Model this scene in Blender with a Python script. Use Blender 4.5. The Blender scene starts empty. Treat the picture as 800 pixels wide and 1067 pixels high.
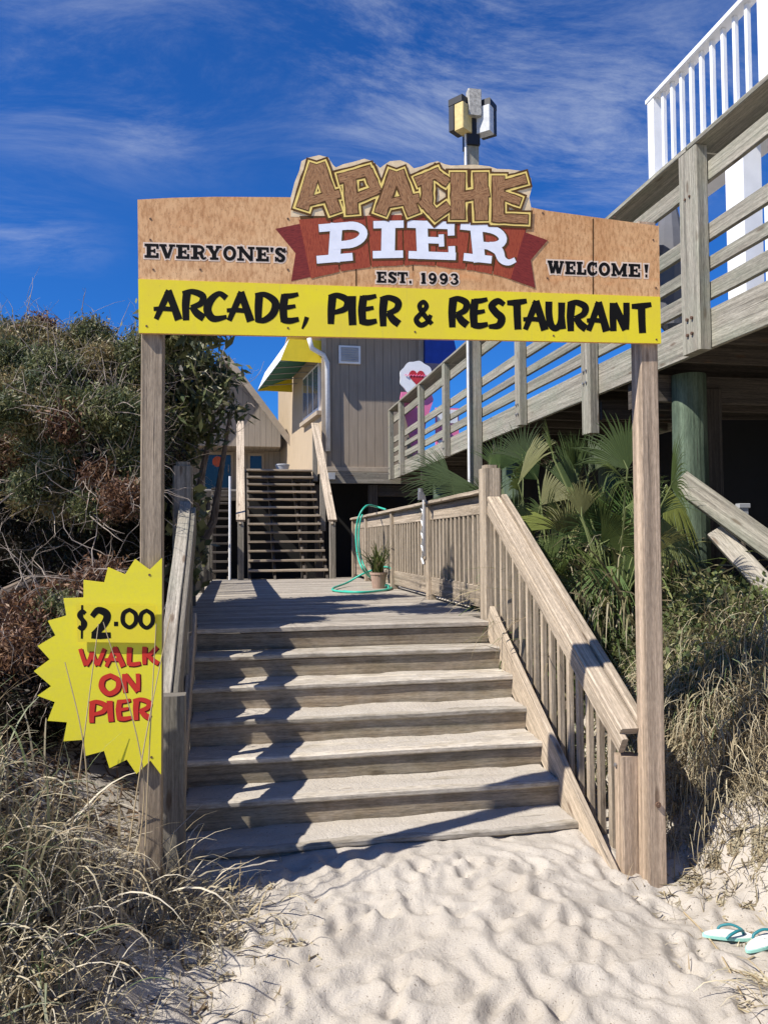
import bpy, math, random
import numpy as np
from mathutils import Vector, Matrix
random.seed(7); rng = np.random.default_rng(7)
R = math.radians
sc = bpy.context.scene

# ------------------------------------------------------------------ camera
YAW, PIT, ROLL, FPX = R(10.75), R(2.25), R(-0.389), 804.0
CAM = Vector((0, 0, 0.668))
FW = Vector((math.sin(YAW)*math.cos(PIT), math.cos(YAW)*math.cos(PIT), math.sin(PIT)))
_r = Vector((math.cos(YAW), -math.sin(YAW), 0)); _u = _r.cross(FW)
RT = _r*math.cos(ROLL) + _u*math.sin(ROLL); UP = -_r*math.sin(ROLL) + _u*math.cos(ROLL)
cd = bpy.data.cameras.new('camera'); cam = bpy.data.objects.new('camera', cd); sc.collection.objects.link(cam)
cd.sensor_fit = 'VERTICAL'; cd.sensor_height = 36; cd.lens = FPX/1067*36; cd.clip_start = .05; cd.clip_end = 3000
cam.matrix_world = Matrix(((RT.x, UP.x, -FW.x, CAM.x), (RT.y, UP.y, -FW.y, CAM.y), (RT.z, UP.z, -FW.z, CAM.z), (0, 0, 0, 1)))
sc.camera = cam
def ray(px, py): return FW + RT*((px-400)/FPX) + UP*((533.5-py)/FPX)
def aty(px, py, y): d = ray(px, py); return CAM + d*(y/d.y)
def atx(px, py, x): d = ray(px, py); return CAM + d*(x/d.x)
def atz(px, py, z): d = ray(px, py); return CAM + d*((z-CAM.z)/d.z)

# ------------------------------------------------------------------ light
LD = Vector((1, .36, -1.19)).normalized()               # the way the sunlight travels
elev = math.asin(-LD.z)
w = bpy.data.worlds.new('World'); sc.world = w; w.use_nodes = True
nt = w.node_tree; nt.nodes.clear()
def N(t, **k):
    n = nt.nodes.new(t)
    for a, b in k.items(): setattr(n, a, b)
    return n
sky = N('ShaderNodeTexSky', sky_type='NISHITA', sun_disc=False, sun_elevation=elev, sun_rotation=math.atan2(-LD.x, -LD.y))
sky.air_density = 1.0; sky.dust_density = .03; sky.ozone_density = 3.0; sky.altitude = 0
hsv = N('ShaderNodeHueSaturation'); hsv.inputs['Saturation'].default_value = 1.0; hsv.inputs['Value'].default_value = 1.0
deep = N('ShaderNodeMix', data_type='RGBA', blend_type='MULTIPLY'); deep.inputs[0].default_value = 1; deep.inputs[7].default_value = (.22, .79, 1.66, 1)
tc = N('ShaderNodeTexCoord'); sep = N('ShaderNodeSeparateXYZ')
def M_(op, a, b=None):
    n = N('ShaderNodeMath', operation=op)
    for i, v in enumerate((a, b)):
        if v is None: continue
        if isinstance(v, (int, float)): n.inputs[i].default_value = v
        else: nt.links.new(v, n.inputs[i])
    return n.outputs[0]
nt.links.new(tc.outputs['Generated'], sep.inputs[0])
zz = M_('ADD', M_('MAXIMUM', sep.outputs[2], 0.0), .22)
cx = M_('DIVIDE', sep.outputs[0], zz); cy = M_('DIVIDE', sep.outputs[1], zz)
comb = N('ShaderNodeCombineXYZ'); nt.links.new(cx, comb.inputs[0]); nt.links.new(cy, comb.inputs[1])
mp = N('ShaderNodeMapping'); mp.inputs['Rotation'].default_value = (0, 0, R(-22)); mp.inputs['Scale'].default_value = (1.2, 2.7, 1); mp.inputs['Location'].default_value = (3.1, .35, 0)
nt.links.new(comb.outputs[0], mp.inputs[0])
n1 = N('ShaderNodeTexNoise'); n1.inputs['Scale'].default_value = 1.7; n1.inputs['Detail'].default_value = 12; n1.inputs['Roughness'].default_value = .72; n1.inputs['Distortion'].default_value = .55
nt.links.new(mp.outputs[0], n1.inputs['Vector'])
n2 = N('ShaderNodeTexNoise'); n2.inputs['Scale'].default_value = .55; n2.inputs['Detail'].default_value = 2
nt.links.new(comb.outputs[0], n2.inputs['Vector'])
cl = N('ShaderNodeMapRange'); cl.inputs['From Min'].default_value = .38; cl.inputs['From Max'].default_value = .84; cl.interpolation_type = 'SMOOTHSTEP'
nt.links.new(n1.outputs[0], cl.inputs['Value'])
cl2 = N('ShaderNodeMapRange'); cl2.inputs['From Min'].default_value = .30; cl2.inputs['From Max'].default_value = .58
nt.links.new(n2.outputs[0], cl2.inputs['Value'])
def patch(px, py, r):
    d = ray(px, py).normalized(); q = (d.x/(d.z+.22), d.y/(d.z+.22), 0)
    v = N('ShaderNodeVectorMath', operation='DISTANCE'); nt.links.new(comb.outputs[0], v.inputs[0]); v.inputs[1].default_value = q
    r_ = N('ShaderNodeMapRange'); r_.interpolation_type = 'SMOOTHSTEP'; nt.links.new(v.outputs['Value'], r_.inputs[0]); r_.inputs[1].default_value = r; r_.inputs[2].default_value = 0; return r_.outputs[0]
away = N('ShaderNodeMapRange'); nt.links.new(sep.outputs[1], away.inputs[0]); away.inputs[1].default_value = .35; away.inputs[2].default_value = -.1   # thin unseen cloud added behind the beach, to keep fill light neutral
pm = M_('MAXIMUM', M_('MAXIMUM', M_('MAXIMUM', patch(500, 60, .50), patch(630, 130, .44)), M_('MULTIPLY', patch(90, 40, .5), .5)), M_('MAXIMUM', M_('MULTIPLY', patch(150, 130, .2), .55), M_('MULTIPLY', patch(20, 240, .25), .5)))
cf = M_('MULTIPLY', M_('MULTIPLY', cl.outputs[0], M_('MAXIMUM', pm, M_('MULTIPLY', M_('MULTIPLY', away.outputs[0], cl2.outputs[0]), .1))), .80)
mix = N('ShaderNodeMix', data_type='RGBA')
nt.links.new(cf, mix.inputs[0]); nt.links.new(sky.outputs[0], hsv.inputs['Color']); nt.links.new(hsv.outputs[0], deep.inputs[6]); nt.links.new(deep.outputs[2], mix.inputs[6]); mix.inputs[7].default_value = (8.6, 9.3, 10.6, 1)
bg = N('ShaderNodeBackground'); bg.inputs['Strength'].default_value = .056
out = N('ShaderNodeOutputWorld'); nt.links.new(mix.outputs[2], bg.inputs[0]); nt.links.new(bg.outputs[0], out.inputs[0])
sl = bpy.data.lights.new('sun', 'SUN'); so = bpy.data.objects.new('sun', sl); sc.collection.objects.link(so)
sl.energy = 5.0; sl.angle = R(.53); sl.color = (1, .95, .88)
so.rotation_euler = LD.to_track_quat('-Z', 'Y').to_euler(); so.location = (-8, -2, 12)
sc.view_settings.view_transform = 'Standard'; sc.view_settings.look = 'None'; sc.view_settings.gamma = 1; sc.view_settings.use_curve_mapping = False
sc.view_settings.exposure = .56
sc.render.engine = 'CYCLES'; sc.cycles.use_denoising = True; sc.cycles.max_bounces = 6; sc.cycles.transparent_max_bounces = 6

# ------------------------------------------------------------------ mesh helpers
class MB:
    def __init__(s): s.v = []; s.f = []; s.uv = []; s.t = []; s.sm = False
    def face(s, pts, uv=None, tone=1.0):
        i = len(s.v); s.v += [tuple(p) for p in pts]; s.f.append(tuple(range(i, i+len(pts))))
        s.uv.append(uv or [(p[0], p[1]+p[2]) for p in pts]); s.t.append(tone)
    def beam(s, p0, p1, w, h, up=(0, 0, 1), c=.004, tone=None, jit=0.0):
        """board from p0 to p1, w across, h along up, with eased edges; uv.x runs along the grain"""
        p0 = Vector(p0); p1 = Vector(p1); d = (p1-p0); L = d.length; d.normalize()
        sd = d.cross(Vector(up)).normalized(); u = sd.cross(d).normalized()
        if tone is None: tone = random.uniform(.74, 1.16)
        c = min(c, w*.3, h*.3); a, b = w/2, h/2
        sec = [(-a+c, -b), (a-c, -b), (a, -b+c), (a, b-c), (a-c, b), (-a+c, b), (-a, b-c), (-a, -b+c)]
        per = [0]
        for k in range(8):
            q = sec[(k+1) % 8]; per.append(per[-1]+math.hypot(q[0]-sec[k][0], q[1]-sec[k][1]))
        ou, ov = random.uniform(0, 50), random.uniform(0, 50)
        nseg = 1 if jit == 0 else max(2, int(L/.35))
        rings = []
        for k in range(nseg+1):
            t = k/nseg; o = sd*random.uniform(-jit, jit) + u*random.uniform(-jit, jit)
            rings.append([p0 + d*(L*t) + o + sd*x + u*y for x, y in sec])
        i0 = len(s.v)
        for r in rings: s.v += [tuple(p) for p in r]
        for k in range(nseg):
            for j in range(8):
                j2 = (j+1) % 8; A = i0+k*8
                s.f.append((A+j, A+j2, A+8+j2, A+8+j)); u0, u1 = L*k/nseg+ou, L*(k+1)/nseg+ou
                s.uv.append([(u0, per[j]+ov), (u0, per[j+1]+ov), (u1, per[j+1]+ov), (u1, per[j]+ov)]); s.t.append(tone)
        s.f.append(tuple(i0+7-j for j in range(8))); s.uv.append([(ou+sec[7-j][0]*.25, ov+sec[7-j][1]) for j in range(8)]); s.t.append(tone*.85)
        B = i0+nseg*8
        s.f.append(tuple(B+j for j in range(8))); s.uv.append([(ou+sec[j][0]*.25, ov+sec[j][1]) for j in range(8)]); s.t.append(tone*.85)
        return s
    def box(s, lo, hi, c=.004, tone=1.0):
        lo = Vector(lo); hi = Vector(hi); m = (lo+hi)/2; d = hi-lo
        k = max(range(3), key=lambda i: d[i]); e = [Vector((1, 0, 0)), Vector((0, 1, 0)), Vector((0, 0, 1))]
        a, b = m-e[k]*d[k]/2, m+e[k]*d[k]/2
        if k == 2: return s.beam(a, b, d.x, d.y, (0, 1, 0), c, tone)
        if k == 0: return s.beam(a, b, d.y, d.z, (0, 0, 1), c, tone)
        return s.beam(a, b, d.x, d.z, (0, 0, 1), c, tone)
    def prism(s, poly, off, tone=1.0):
        """polygon (3-d points) and its copy moved by off, with sides"""
        off = Vector(off); P = [Vector(p) for p in poly]; Q = [p+off for p in P]; n = len(P)
        o = P[0]; ax = (P[1]-P[0]).normalized(); nn = off.normalized(); ay = nn.cross(ax)
        uv = lambda p: ((p-o).dot(ax), (p-o).dot(ay))
        s.face(Q, [uv(p) for p in Q], tone); s.face(P[::-1], [uv(p) for p in P[::-1]], tone)
        for i in range(n):
            j = (i+1) % n; q = [P[i], P[j], Q[j], Q[i]]
            l = (P[j]-P[i]).length; s.face(q, [(0, 0), (l, 0), (l, off.length), (0, off.length)], tone)
        return s
    def tube(s, path, rad, n=6, tone=1.0, cap=True):
        P = [Vector(p) for p in path]; m = len(P)
        rd = rad if isinstance(rad, (list, tuple)) else [rad]*m
        ref = Vector((.3, .2, .93)); i0 = len(s.v); L = 0
        for k in range(m):
            d = (P[min(k+1, m-1)]-P[max(k-1, 0)]).normalized()
            a = d.cross(ref)
            if a.length < 1e-3: a = d.cross(Vector((1, 0, 0)))
            a.normalize(); b = d.cross(a)
            for j in range(n):
                t = 2*math.pi*j/n; s.v.append(tuple(P[k] + (a*math.cos(t)+b*math.sin(t))*rd[k]))
        ou = random.uniform(0, 20)
        for k in range(m-1):
            l = (P[k+1]-P[k]).length; c = 2*math.pi*max(rd[k], .002)/n
            for j in range(n):
                j2 = (j+1) % n
                s.f.append((i0+k*n+j, i0+k*n+j2, i0+(k+1)*n+j2, i0+(k+1)*n+j))
                s.uv.append([(ou+L, j*c), (ou+L, (j+1)*c), (ou+L+l, (j+1)*c), (ou+L+l, j*c)]); s.t.append(tone)
            L += l
        if cap:
            s.f.append(tuple(i0+n-1-j for j in range(n))); s.uv.append([(0, 0)]*n); s.t.append(tone)
            s.f.append(tuple(i0+(m-1)*n+j for j in range(n))); s.uv.append([(0, 0)]*n); s.t.append(tone)
        return s
    def lathe(s, c, prof, n=24, tone=1.0, axis=None):
        """profile of (radius, height) turned about the vertical through c"""
        c = Vector(c); i0 = len(s.v); m = len(prof)
        for r, h in prof:
            for j in range(n):
                t = 2*math.pi*j/n; s.v.append((c.x+r*math.cos(t), c.y+r*math.sin(t), c.z+h))
        for k in range(m-1):
            for j in range(n):
                j2 = (j+1) % n
                s.f.append((i0+k*n+j, i0+k*n+j2, i0+(k+1)*n+j2, i0+(k+1)*n+j))
                s.uv.append([(prof[k][1], j*.1), (prof[k][1], j*.1+.1), (prof[k+1][1], j*.1+.1), (prof[k+1][1], j*.1)]); s.t.append(tone)
        return s

def raw_mesh(name, v, f, uv=None, tone=None, tint=None, mat=None, smooth=False):
    me = bpy.data.meshes.new(name); me.from_pydata(v, [], f); me.update()
    nl = np.array([len(x) for x in f])
    if uv is not None:
        l = me.uv_layers.new(name='UVMap'); l.data.foreach_set('uv', np.asarray([c for fc in uv for p in fc for c in p], dtype=np.float32))
    if tone is not None:
        a = me.attributes.new('tone', 'FLOAT', 'FACE'); a.data.foreach_set('value', np.asarray(tone, dtype=np.float32))
    if tint is not None:
        a = me.attributes.new('tint', 'FLOAT_COLOR', 'FACE'); a.data.foreach_set('color', np.asarray(tint, dtype=np.float32).ravel())
    if mat: me.materials.append(mat)
    if smooth: me.polygons.foreach_set('use_smooth', [True]*len(f))
    return me
ORG = {}
def tag(o, label=None, cat=None, group=None, kind=None):
    if label: o['label'] = label
    if cat: o['category'] = cat
    if group: o['group'] = group
    if kind: o['kind'] = kind
    return o
def link(o, parent=None):
    sc.collection.objects.link(o)
    if parent is not None: o.parent = parent
    return o
def thing(name, label, cat, loc, group=None):
    o = bpy.data.objects.new(name, None); o.empty_display_size = .2; link(o); o.location = loc; ORG[o] = Vector(loc)
    return tag(o, label, cat, group)
def obj(name, mb, mat, parent=None, loc=None, smooth=False):
    """link the collected shape (world coordinates) as one mesh object"""
    org = ORG[parent] if parent is not None else Vector(loc or (0, 0, 0))
    v = [(p[0]-org.x, p[1]-org.y, p[2]-org.z) for p in mb.v]
    me = raw_mesh(name, v, mb.f, mb.uv, mb.t, None, mat, smooth)
    o = bpy.data.objects.new(name, me); link(o, parent)
    if parent is None: o.location = org
    ORG[o] = org
    return o
def foliage(name, V, F, tint, mat, parent=None, loc=None, smooth=False):
    org = ORG[parent] if parent is not None else Vector(loc or (0, 0, 0))
    V = np.asarray(V) - np.array(org)[None]
    me = bpy.data.meshes.new(name)
    F = np.asarray(F); k = F.shape[1]
    me.vertices.add(len(V)); me.vertices.foreach_set('co', V.astype(np.float32).ravel())
    me.loops.add(F.size); me.loops.foreach_set('vertex_index', F.astype(np.int32).ravel())
    me.polygons.add(len(F)); me.polygons.foreach_set('loop_start', np.arange(0, F.size, k, dtype=np.int32))
    me.update(calc_edges=True)
    a = me.attributes.new('tint', 'FLOAT_COLOR', 'FACE')
    t = np.ones((len(F), 4), np.float32); t[:, :3] = tint; a.data.foreach_set('color', t.ravel())
    me.materials.append(mat)
    if smooth: me.polygons.foreach_set('use_smooth', [True]*len(F))
    me.validate()
    o = bpy.data.objects.new(name, me); link(o, parent)
    if parent is None: o.location = org
    ORG[o] = org
    return o

# ------------------------------------------------------------------ materials
def srgb(r, g, b):
    f = lambda c: (c/255/12.92) if c/255 <= .04045 else ((c/255+.055)/1.055)**2.4
    return (f(r), f(g), f(b), 1)
class Mat:
    def __init__(s, name, rough=.8, spec=.3):
        s.m = bpy.data.materials.new(name); s.m.use_nodes = True; s.t = s.m.node_tree
        s.b = s.t.nodes['Principled BSDF']; s.b.inputs['Roughness'].default_value = rough; s.b.inputs['Specular IOR Level'].default_value = spec
    def n(s, t, **k):
        n = s.t.nodes.new(t)
        for a, b in k.items(): setattr(n, a, b)
        return n
    def set(s, sock, v):
        if hasattr(v, 'is_linked') or hasattr(v, 'links'): s.t.links.new(v, sock)
        else: sock.default_value = v
    def math(s, op, a, b=0.0, clamp=False):
        n = s.n('ShaderNodeMath', operation=op, use_clamp=clamp); s.set(n.inputs[0], a); s.set(n.inputs[1], b); return n.outputs[0]
    def mix(s, f, a, b, mode='MIX'):
        n = s.n('ShaderNodeMix', data_type='RGBA', blend_type=mode); s.set(n.inputs[0], f); s.set(n.inputs[6], a); s.set(n.inputs[7], b); return n.outputs[2]
    def mapping(s, src, scale, rot=(0, 0, 0), loc=(0, 0, 0)):
        n = s.n('ShaderNodeMapping'); s.set(n.inputs[0], src); n.inputs['Scale'].default_value = scale; n.inputs['Rotation'].default_value = rot; n.inputs['Location'].default_value = loc; return n.outputs[0]
    def noise(s, vec, scale=1., detail=4, rough=.55, dist=0.):
        n = s.n('ShaderNodeTexNoise'); s.set(n.inputs['Vector'], vec); n.inputs['Scale'].default_value = scale; n.inputs['Detail'].default_value = detail; n.inputs['Roughness'].default_value = rough; n.inputs['Distortion'].default_value = dist; return n.outputs[0]
    def rng(s, v, a, b, c=0., d=1.):
        n = s.n('ShaderNodeMapRange'); s.set(n.inputs[0], v); n.inputs[1].default_value = a; n.inputs[2].default_value = b; n.inputs[3].default_value = c; n.inputs[4].default_value = d; return n.outputs[0]
    def attr(s, name, out='Fac'):
        n = s.n('ShaderNodeAttribute'); n.attribute_name = name; return n.outputs[out]
    def uv(s): return s.n('ShaderNodeTexCoord').outputs['UV']
    def ob(s): return s.n('ShaderNodeTexCoord').outputs['Object']
    def col(s, c): s.set(s.b.inputs['Base Color'], c)
    def bump(s, h, strength=.3, dist=.01):
        n = s.n('ShaderNodeBump'); n.inputs['Strength'].default_value = strength; n.inputs['Distance'].default_value = dist; s.set(n.inputs['Height'], h); s.t.links.new(n.outputs[0], s.b.inputs['Normal'])

def wood(name, c1, c2, stain=(.12, .09, .06, 1), knots=True, sandy=0., green=0., bump=.45, worn=.35):
    m = Mat(name, .82, .25); uv = m.uv()
    g = m.noise(m.mapping(uv, (2.2, 75, 1)), 1, 5, .6, .4)
    g2 = m.noise(m.mapping(uv, (7, 240, 1)), 1, 2, .5)
    bigv = m.noise(m.mapping(uv, (1.1, 6, 1)), 1, 4, .6)
    c = m.mix(m.rng(g, .3, .7), c1, c2)
    st_ = m.noise(m.mapping(uv, (.55, 26, 1), loc=(3, 8, 0)), 1, 5, .65, .3)
    c = m.mix(1.0, c, m.rng(st_, .3, .7, .48, 1.36), 'MULTIPLY')
    c = m.mix(m.math('MULTIPLY', m.rng(g2, .5, .72), .45), c, (c1[0]*.45, c1[1]*.42, c1[2]*.4, 1))
    c = m.mix(m.math('MULTIPLY', m.rng(bigv, .55, .78), worn), c, stain)
    crack = m.noise(m.mapping(uv, (1.3, 95, 1), loc=(7, 3, 0)), 1, 3, .5)
    c = m.mix(m.math('MULTIPLY', m.rng(crack, .655, .69), .8), c, (.05, .04, .03, 1))
    if knots:
        v = m.n('ShaderNodeTexVoronoi'); m.set(v.inputs['Vector'], m.mapping(uv, (2.1, 7.5, 1))); v.inputs['Scale'].default_value = 1
        c = m.mix(m.math('MULTIPLY', m.rng(v.outputs['Distance'], .14, .07), .7), c, (.10, .06, .035, 1))
    if green:
        gn = m.noise(m.mapping(uv, (1.6, 4, 1), loc=(2, 9, 0)), 1, 3, .6)
        c = m.mix(m.math('MULTIPLY', m.rng(gn, .42, .65), green), c, (.20, .25, .17, 1))
    if sandy:
        sn = m.noise(m.mapping(uv, (5, 9, 1), loc=(1, 5, 0)), 1, 5, .65)
        c = m.mix(m.math('MULTIPLY', m.rng(sn, .38, .62), sandy), c, (.58, .53, .45, 1))
    c = m.mix(1.0, c, m.rng(m.noise(m.mapping(uv, (18, 110, 1), loc=(4, 4, 0)), 1, 3, .7), .3, .7, .70, 1.24), 'MULTIPLY')
    c = m.mix(1.0, c, m.attr('tone', 'Color'), 'MULTIPLY')
    m.col(c)
    m.bump(m.math('ADD', m.math('ADD', g, m.math('MULTIPLY', g2, .4)), m.rng(crack, .635, .69, 0, -1.6)), bump, .004)
    return m.m
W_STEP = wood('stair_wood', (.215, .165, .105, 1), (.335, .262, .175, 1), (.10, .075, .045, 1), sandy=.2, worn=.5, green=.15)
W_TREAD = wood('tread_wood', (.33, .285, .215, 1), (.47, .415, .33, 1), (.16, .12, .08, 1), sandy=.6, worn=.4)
W_POST = wood('post_wood', (.37, .275, .19, 1), (.46, .355, .255, 1), bump=.3, worn=.2)
W_POST_OLD = wood('old_post_wood', (.29, .225, .155, 1), (.385, .305, .215, 1), bump=.3, worn=.3)
W_RAIL = wood('rail_wood', (.355, .282, .20, 1), (.53, .44, .33, 1), (.17, .125, .085, 1), bump=.55, worn=.5)
W_GREY = wood('grey_wood', (.225, .198, .158, 1), (.36, .32, .26, 1), green=.12, worn=.5)
W_PIER = wood('pier_wood', (.25, .225, .175, 1), (.375, .345, .28, 1), green=.28, worn=.45)
W_PILE = wood('treated_pile', (.06, .09, .06, 1), (.115, .155, .105, 1), (.06, .07, .05, 1), knots=False, green=.4)
W_DECK = wood('deck_wood', (.29, .25, .20, 1), (.42, .37, .30, 1), sandy=.3, worn=.4)
W_SHADED = wood('shaded_wood', (.065, .055, .045, 1), (.12, .10, .08, 1), worn=.5)  # wood toned near-black to stand in for shade under decks and stairs

def plain(name, c, rough=.6, var=.12, scale=6, spec=.35, metal=0., bump=0.):
    m = Mat(name, rough, spec); o = m.ob()
    n = m.noise(o, scale, 5, .6); f = m.rng(n, .3, .7, 1-var, 1+var)
    m.col(m.mix(1.0, c, m.mix(f, (0, 0, 0, 1), (1, 1, 1, 1)) if False else f, 'MULTIPLY'))
    m.b.inputs['Metallic'].default_value = metal
    if bump: m.bump(m.noise(o, scale*6, 3), bump, .005)
    return m.m
def siding(name, c, pitch=.2, vertical='uv'):
    m = Mat(name, .85, .2); uv = m.uv(); s = m.n('ShaderNodeSeparateXYZ'); m.set(s.inputs[0], uv)
    fr = m.math('FRACT', m.math('DIVIDE', s.outputs[0], pitch))
    g = m.math('MULTIPLY', m.math('GREATER_THAN', fr, .93), 1.0)
    n = m.noise(m.mapping(uv, (30, 1.5, 1)), 1, 4); n2 = m.noise(uv, 1.3, 5)
    cc = m.mix(1.0, c, m.rng(n, .3, .7, .86, 1.1), 'MULTIPLY')
    cc = m.mix(m.math('MULTIPLY', m.rng(n2, .55, .75), .25), cc, (c[0]*.6, c[1]*.58, c[2]*.55, 1))
    cc = m.mix(m.math('MULTIPLY', g, .6), cc, (c[0]*.3, c[1]*.3, c[2]*.3, 1)); m.col(cc)
    m.bump(m.math('SUBTRACT', m.math('MULTIPLY', n, .2), g), .6, .01)
    return m.m
SIDING = siding('brown_siding', (.30, .245, .185, 1))
SIDING2 = siding('tan_siding', (.44, .345, .235, 1), 30)
SIDING3 = siding('gable_siding', (.34, .285, .22, 1), .16)
TRIM = plain('tan_trim', (.36, .295, .22, 1), .75)
WHITE = plain('white_paint', (.78, .78, .77, 1), .45, .06, 4)
WHITE_METAL = plain('white_gutter', (.70, .70, .69, 1), .4, .12, 9)
YELLOW_CANVAS = plain('yellow_canvas', (.82, .62, .03, 1), .6, .06)
GREEN_CANVAS = plain('green_canvas', (.03, .13, .09, 1), .8)
BLUE_CANVAS = plain('blue_canvas', (.012, .05, .32, 1), .55)
SHINGLE = plain('grey_shingle', (.11, .115, .125, 1), .9, .3, 20)
BLACK = plain('black_metal', (.018, .018, .02, 1), .5)
SHADE_BLACK = plain('shade_black', (.012, .011, .010, 1), .9)  # near-black colour that paints in the shade below buildings and walkway
GALV = plain('galvanised', (.30, .29, .28, 1), .45, .3, 40, metal=.6)
RUST = plain('rusty_bolt', (.12, .07, .045, 1), .7, .4, 60)
CREAM_LENS = plain('yellowed_lens', (.62, .48, .20, 1), .35, .2, 12)
CLEAR_LENS = plain('frosted_lens', (.55, .56, .55, 1), .25, .15, 12)
LAMP_BODY = plain('weathered_lamp_housing', (.40, .38, .33, 1), .6, .45, 22)
TEAL = plain('teal_hose', (.04, .42, .30, 1), .4, .1)
TERRA = plain('clay_pot', (.36, .25, .19, 1), .8, .15, 15)
PINK = plain('pink_paint', (.78, .20, .36, 1), .45, .08)
RED = plain('red_paint', (.50, .03, .04, 1), .5, .1)
INSOLE = plain('pale_insole', (.66, .66, .62, 1), .7, .12, 25)
MINT = plain('mint_foam', (.34, .66, .54, 1), .6, .08, 20)
STRAP = plain('teal_strap', (.02, .17, .19, 1), .45)
STICKER = plain('orange_sticker', (.55, .10, .04, 1), .5)
GREYBOX = plain('grey_plastic', (.35, .36, .37, 1), .5)
g = Mat('dark_glass', .08, .6); g.col((.015, .022, .03, 1)); GLASS = g.m
g = Mat('window_glass', .1, .6); g.col((.12, .14, .16, 1)); GLASS2 = g.m
def leafmat(name, trans=.25, rough=.5, spec=.35):
    m = Mat(name, rough, spec); c = m.attr('tint', 'Color'); m.col(c)
    t = m.n('ShaderNodeBsdfTranslucent'); m.t.links.new(c, t.inputs[0])
    mx = m.n('ShaderNodeMixShader'); mx.inputs[0].default_value = trans
    m.t.links.new(m.b.outputs[0], mx.inputs[1]); m.t.links.new(t.outputs[0], mx.inputs[2])
    m.t.links.new(mx.outputs[0], m.t.nodes['Material Output'].inputs[0]); return m.m
LEAF = leafmat('leaves'); GRASSM = leafmat('grass_blades', .2, .6, .2); PALMM = leafmat('palm_leaf', .25, .5, .25)
def bark(name, a, b):
    m = Mat(name, .9, .2); n = m.noise(m.mapping(m.uv(), (8, 60, 1)), 1, 4); m.col(m.mix(m.rng(n, .35, .65), a, b)); m.bump(n, .5, .01); return m.m
BARK = bark('bark', (.10, .075, .055, 1), (.24, .19, .15, 1)); TWIG = bark('bare_twig', (.24, .19, .15, 1), (.46, .39, .32, 1))

# ------------------------------------------------------------------ ground
def sstep(a, b, x): t = np.clip((x-a)/(b-a), 0, 1); return t*t*(3-2*t)
_lat = rng.random((256, 256))
def vnoise(x, y):
    xi = np.floor(x).astype(int); yi = np.floor(y).astype(int); fx = x-xi; fy = y-yi
    fx = fx*fx*(3-2*fx); fy = fy*fy*(3-2*fy); a = lambda i, j: _lat[i & 255, j & 255]
    return (a(xi, yi)*(1-fx)+a(xi+1, yi)*fx)*(1-fy)+(a(xi, yi+1)*(1-fx)+a(xi+1, yi+1)*fx)*fy
PR = []
for _ in range(900):
    PR.append((rng.uniform(-.6, 2.9), rng.uniform(1.6, 4.75), rng.uniform(0, 6.28), rng.uniform(.05, .125), rng.uniform(.03, .06), rng.uniform(.006, .022)))
def gz(x, y):
    x = np.asarray(x, float); y = np.asarray(y, float)
    z = -1.31 + .19*sstep(2.6, 4.5, y)
    left = sstep(-.15, -2.6, x); z = z + left*(.95+.25*sstep(3, 7, y)) + sstep(-.1, -.6, x)*.12
    bank = np.clip((x-2.65)*.75 + np.clip(y-3.9, 0, 1.3)*.40, 0, 1.2)*sstep(2.4, 2.9, x); z = z + bank
    z = z - .11*np.exp(-((x-2.3)/.4)**2-((y-3.9)/.45)**2)
    far = sstep(13.6, 15.5, y); z = z*(1-far) + (-.25)*far
    z = z + .05*(vnoise(x*1.3+9, y*1.3)-.5) + .02*(vnoise(x*5, y*5+3)-.5)
    return z
def sand_detail(x, y):
    d = .016*(vnoise(x*7+3, y*7)-.5)+.010*(vnoise(x*14, y*14)-.5)+.006*(vnoise(x*27, y*27)-.5)+.004*(vnoise(x*45, y*45)-.5)
    for (px, py, a, l, wd, dp) in PR:
        dx = x-px; dy = y-py; u = dx*math.cos(a)+dy*math.sin(a); v = -dx*math.sin(a)+dy*math.cos(a)
        q = (u/l)**2+(v/wd)**2; d = d - dp*np.exp(-q*1.4) + dp*.55*np.exp(-(np.sqrt(q)-1.5)**2*3)
    return d
def axis(lo, hi, a, b, step):
    fine = np.arange(a, b+1e-6, step); l = []; p = a; s = step
    while p > lo: s *= 1.22; p -= s; l.append(p)
    r = []; p = b; s = step
    while p < hi: s *= 1.22; p += s; r.append(p)
    return np.array(l[::-1]+list(fine)+r)
gx = axis(-600, 600, -1.4, 3.9, .018); gy = axis(-300, 900, 2.2, 5.2, .018)
GX, GY = np.meshgrid(gx, gy); Zg = gz(GX, GY)
msk = (GX > -1.6) & (GX < 4.2) & (GY > 1.7) & (GY < 5.6)
dd = np.zeros_like(Zg); dd[msk] = sand_detail(GX[msk], GY[msk]); Zg = Zg + dd*(1-.5*sstep(2.4, 2.9, GX))*(1-.75*sstep(4.15, 4.5, GY))
nx, ny = len(gx), len(gy); idx = np.arange(nx*ny).reshape(ny, nx)
Fg = np.stack([idx[:-1, :-1], idx[:-1, 1:], idx[1:, 1:], idx[1:, :-1]], -1).reshape(-1, 4)
sm = Mat('sand', .95, .15); o = sm.ob()
sc1 = sm.mix(sm.rng(sm.noise(o, 2.2, 6, .6), .35, .65), (.44, .395, .33, 1), (.515, .472, .405, 1))
sc1 = sm.mix(sm.rng(sm.noise(o, 420, 2, .6), .38, .66, 0, .55), sc1, (.29, .245, .19, 1))
spk = sm.noise(o, 95, 2, .5); sc1 = sm.mix(sm.math('MULTIPLY', sm.rng(spk, .67, .71), .75), sc1, (.10, .075, .05, 1))
sm.col(sc1); sm.bump(sm.math('ADD', sm.noise(o, 160, 3, .6), sm.math('MULTIPLY', sm.noise(o, 30, 5, .6), 2.2)), .6, .008)
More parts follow.
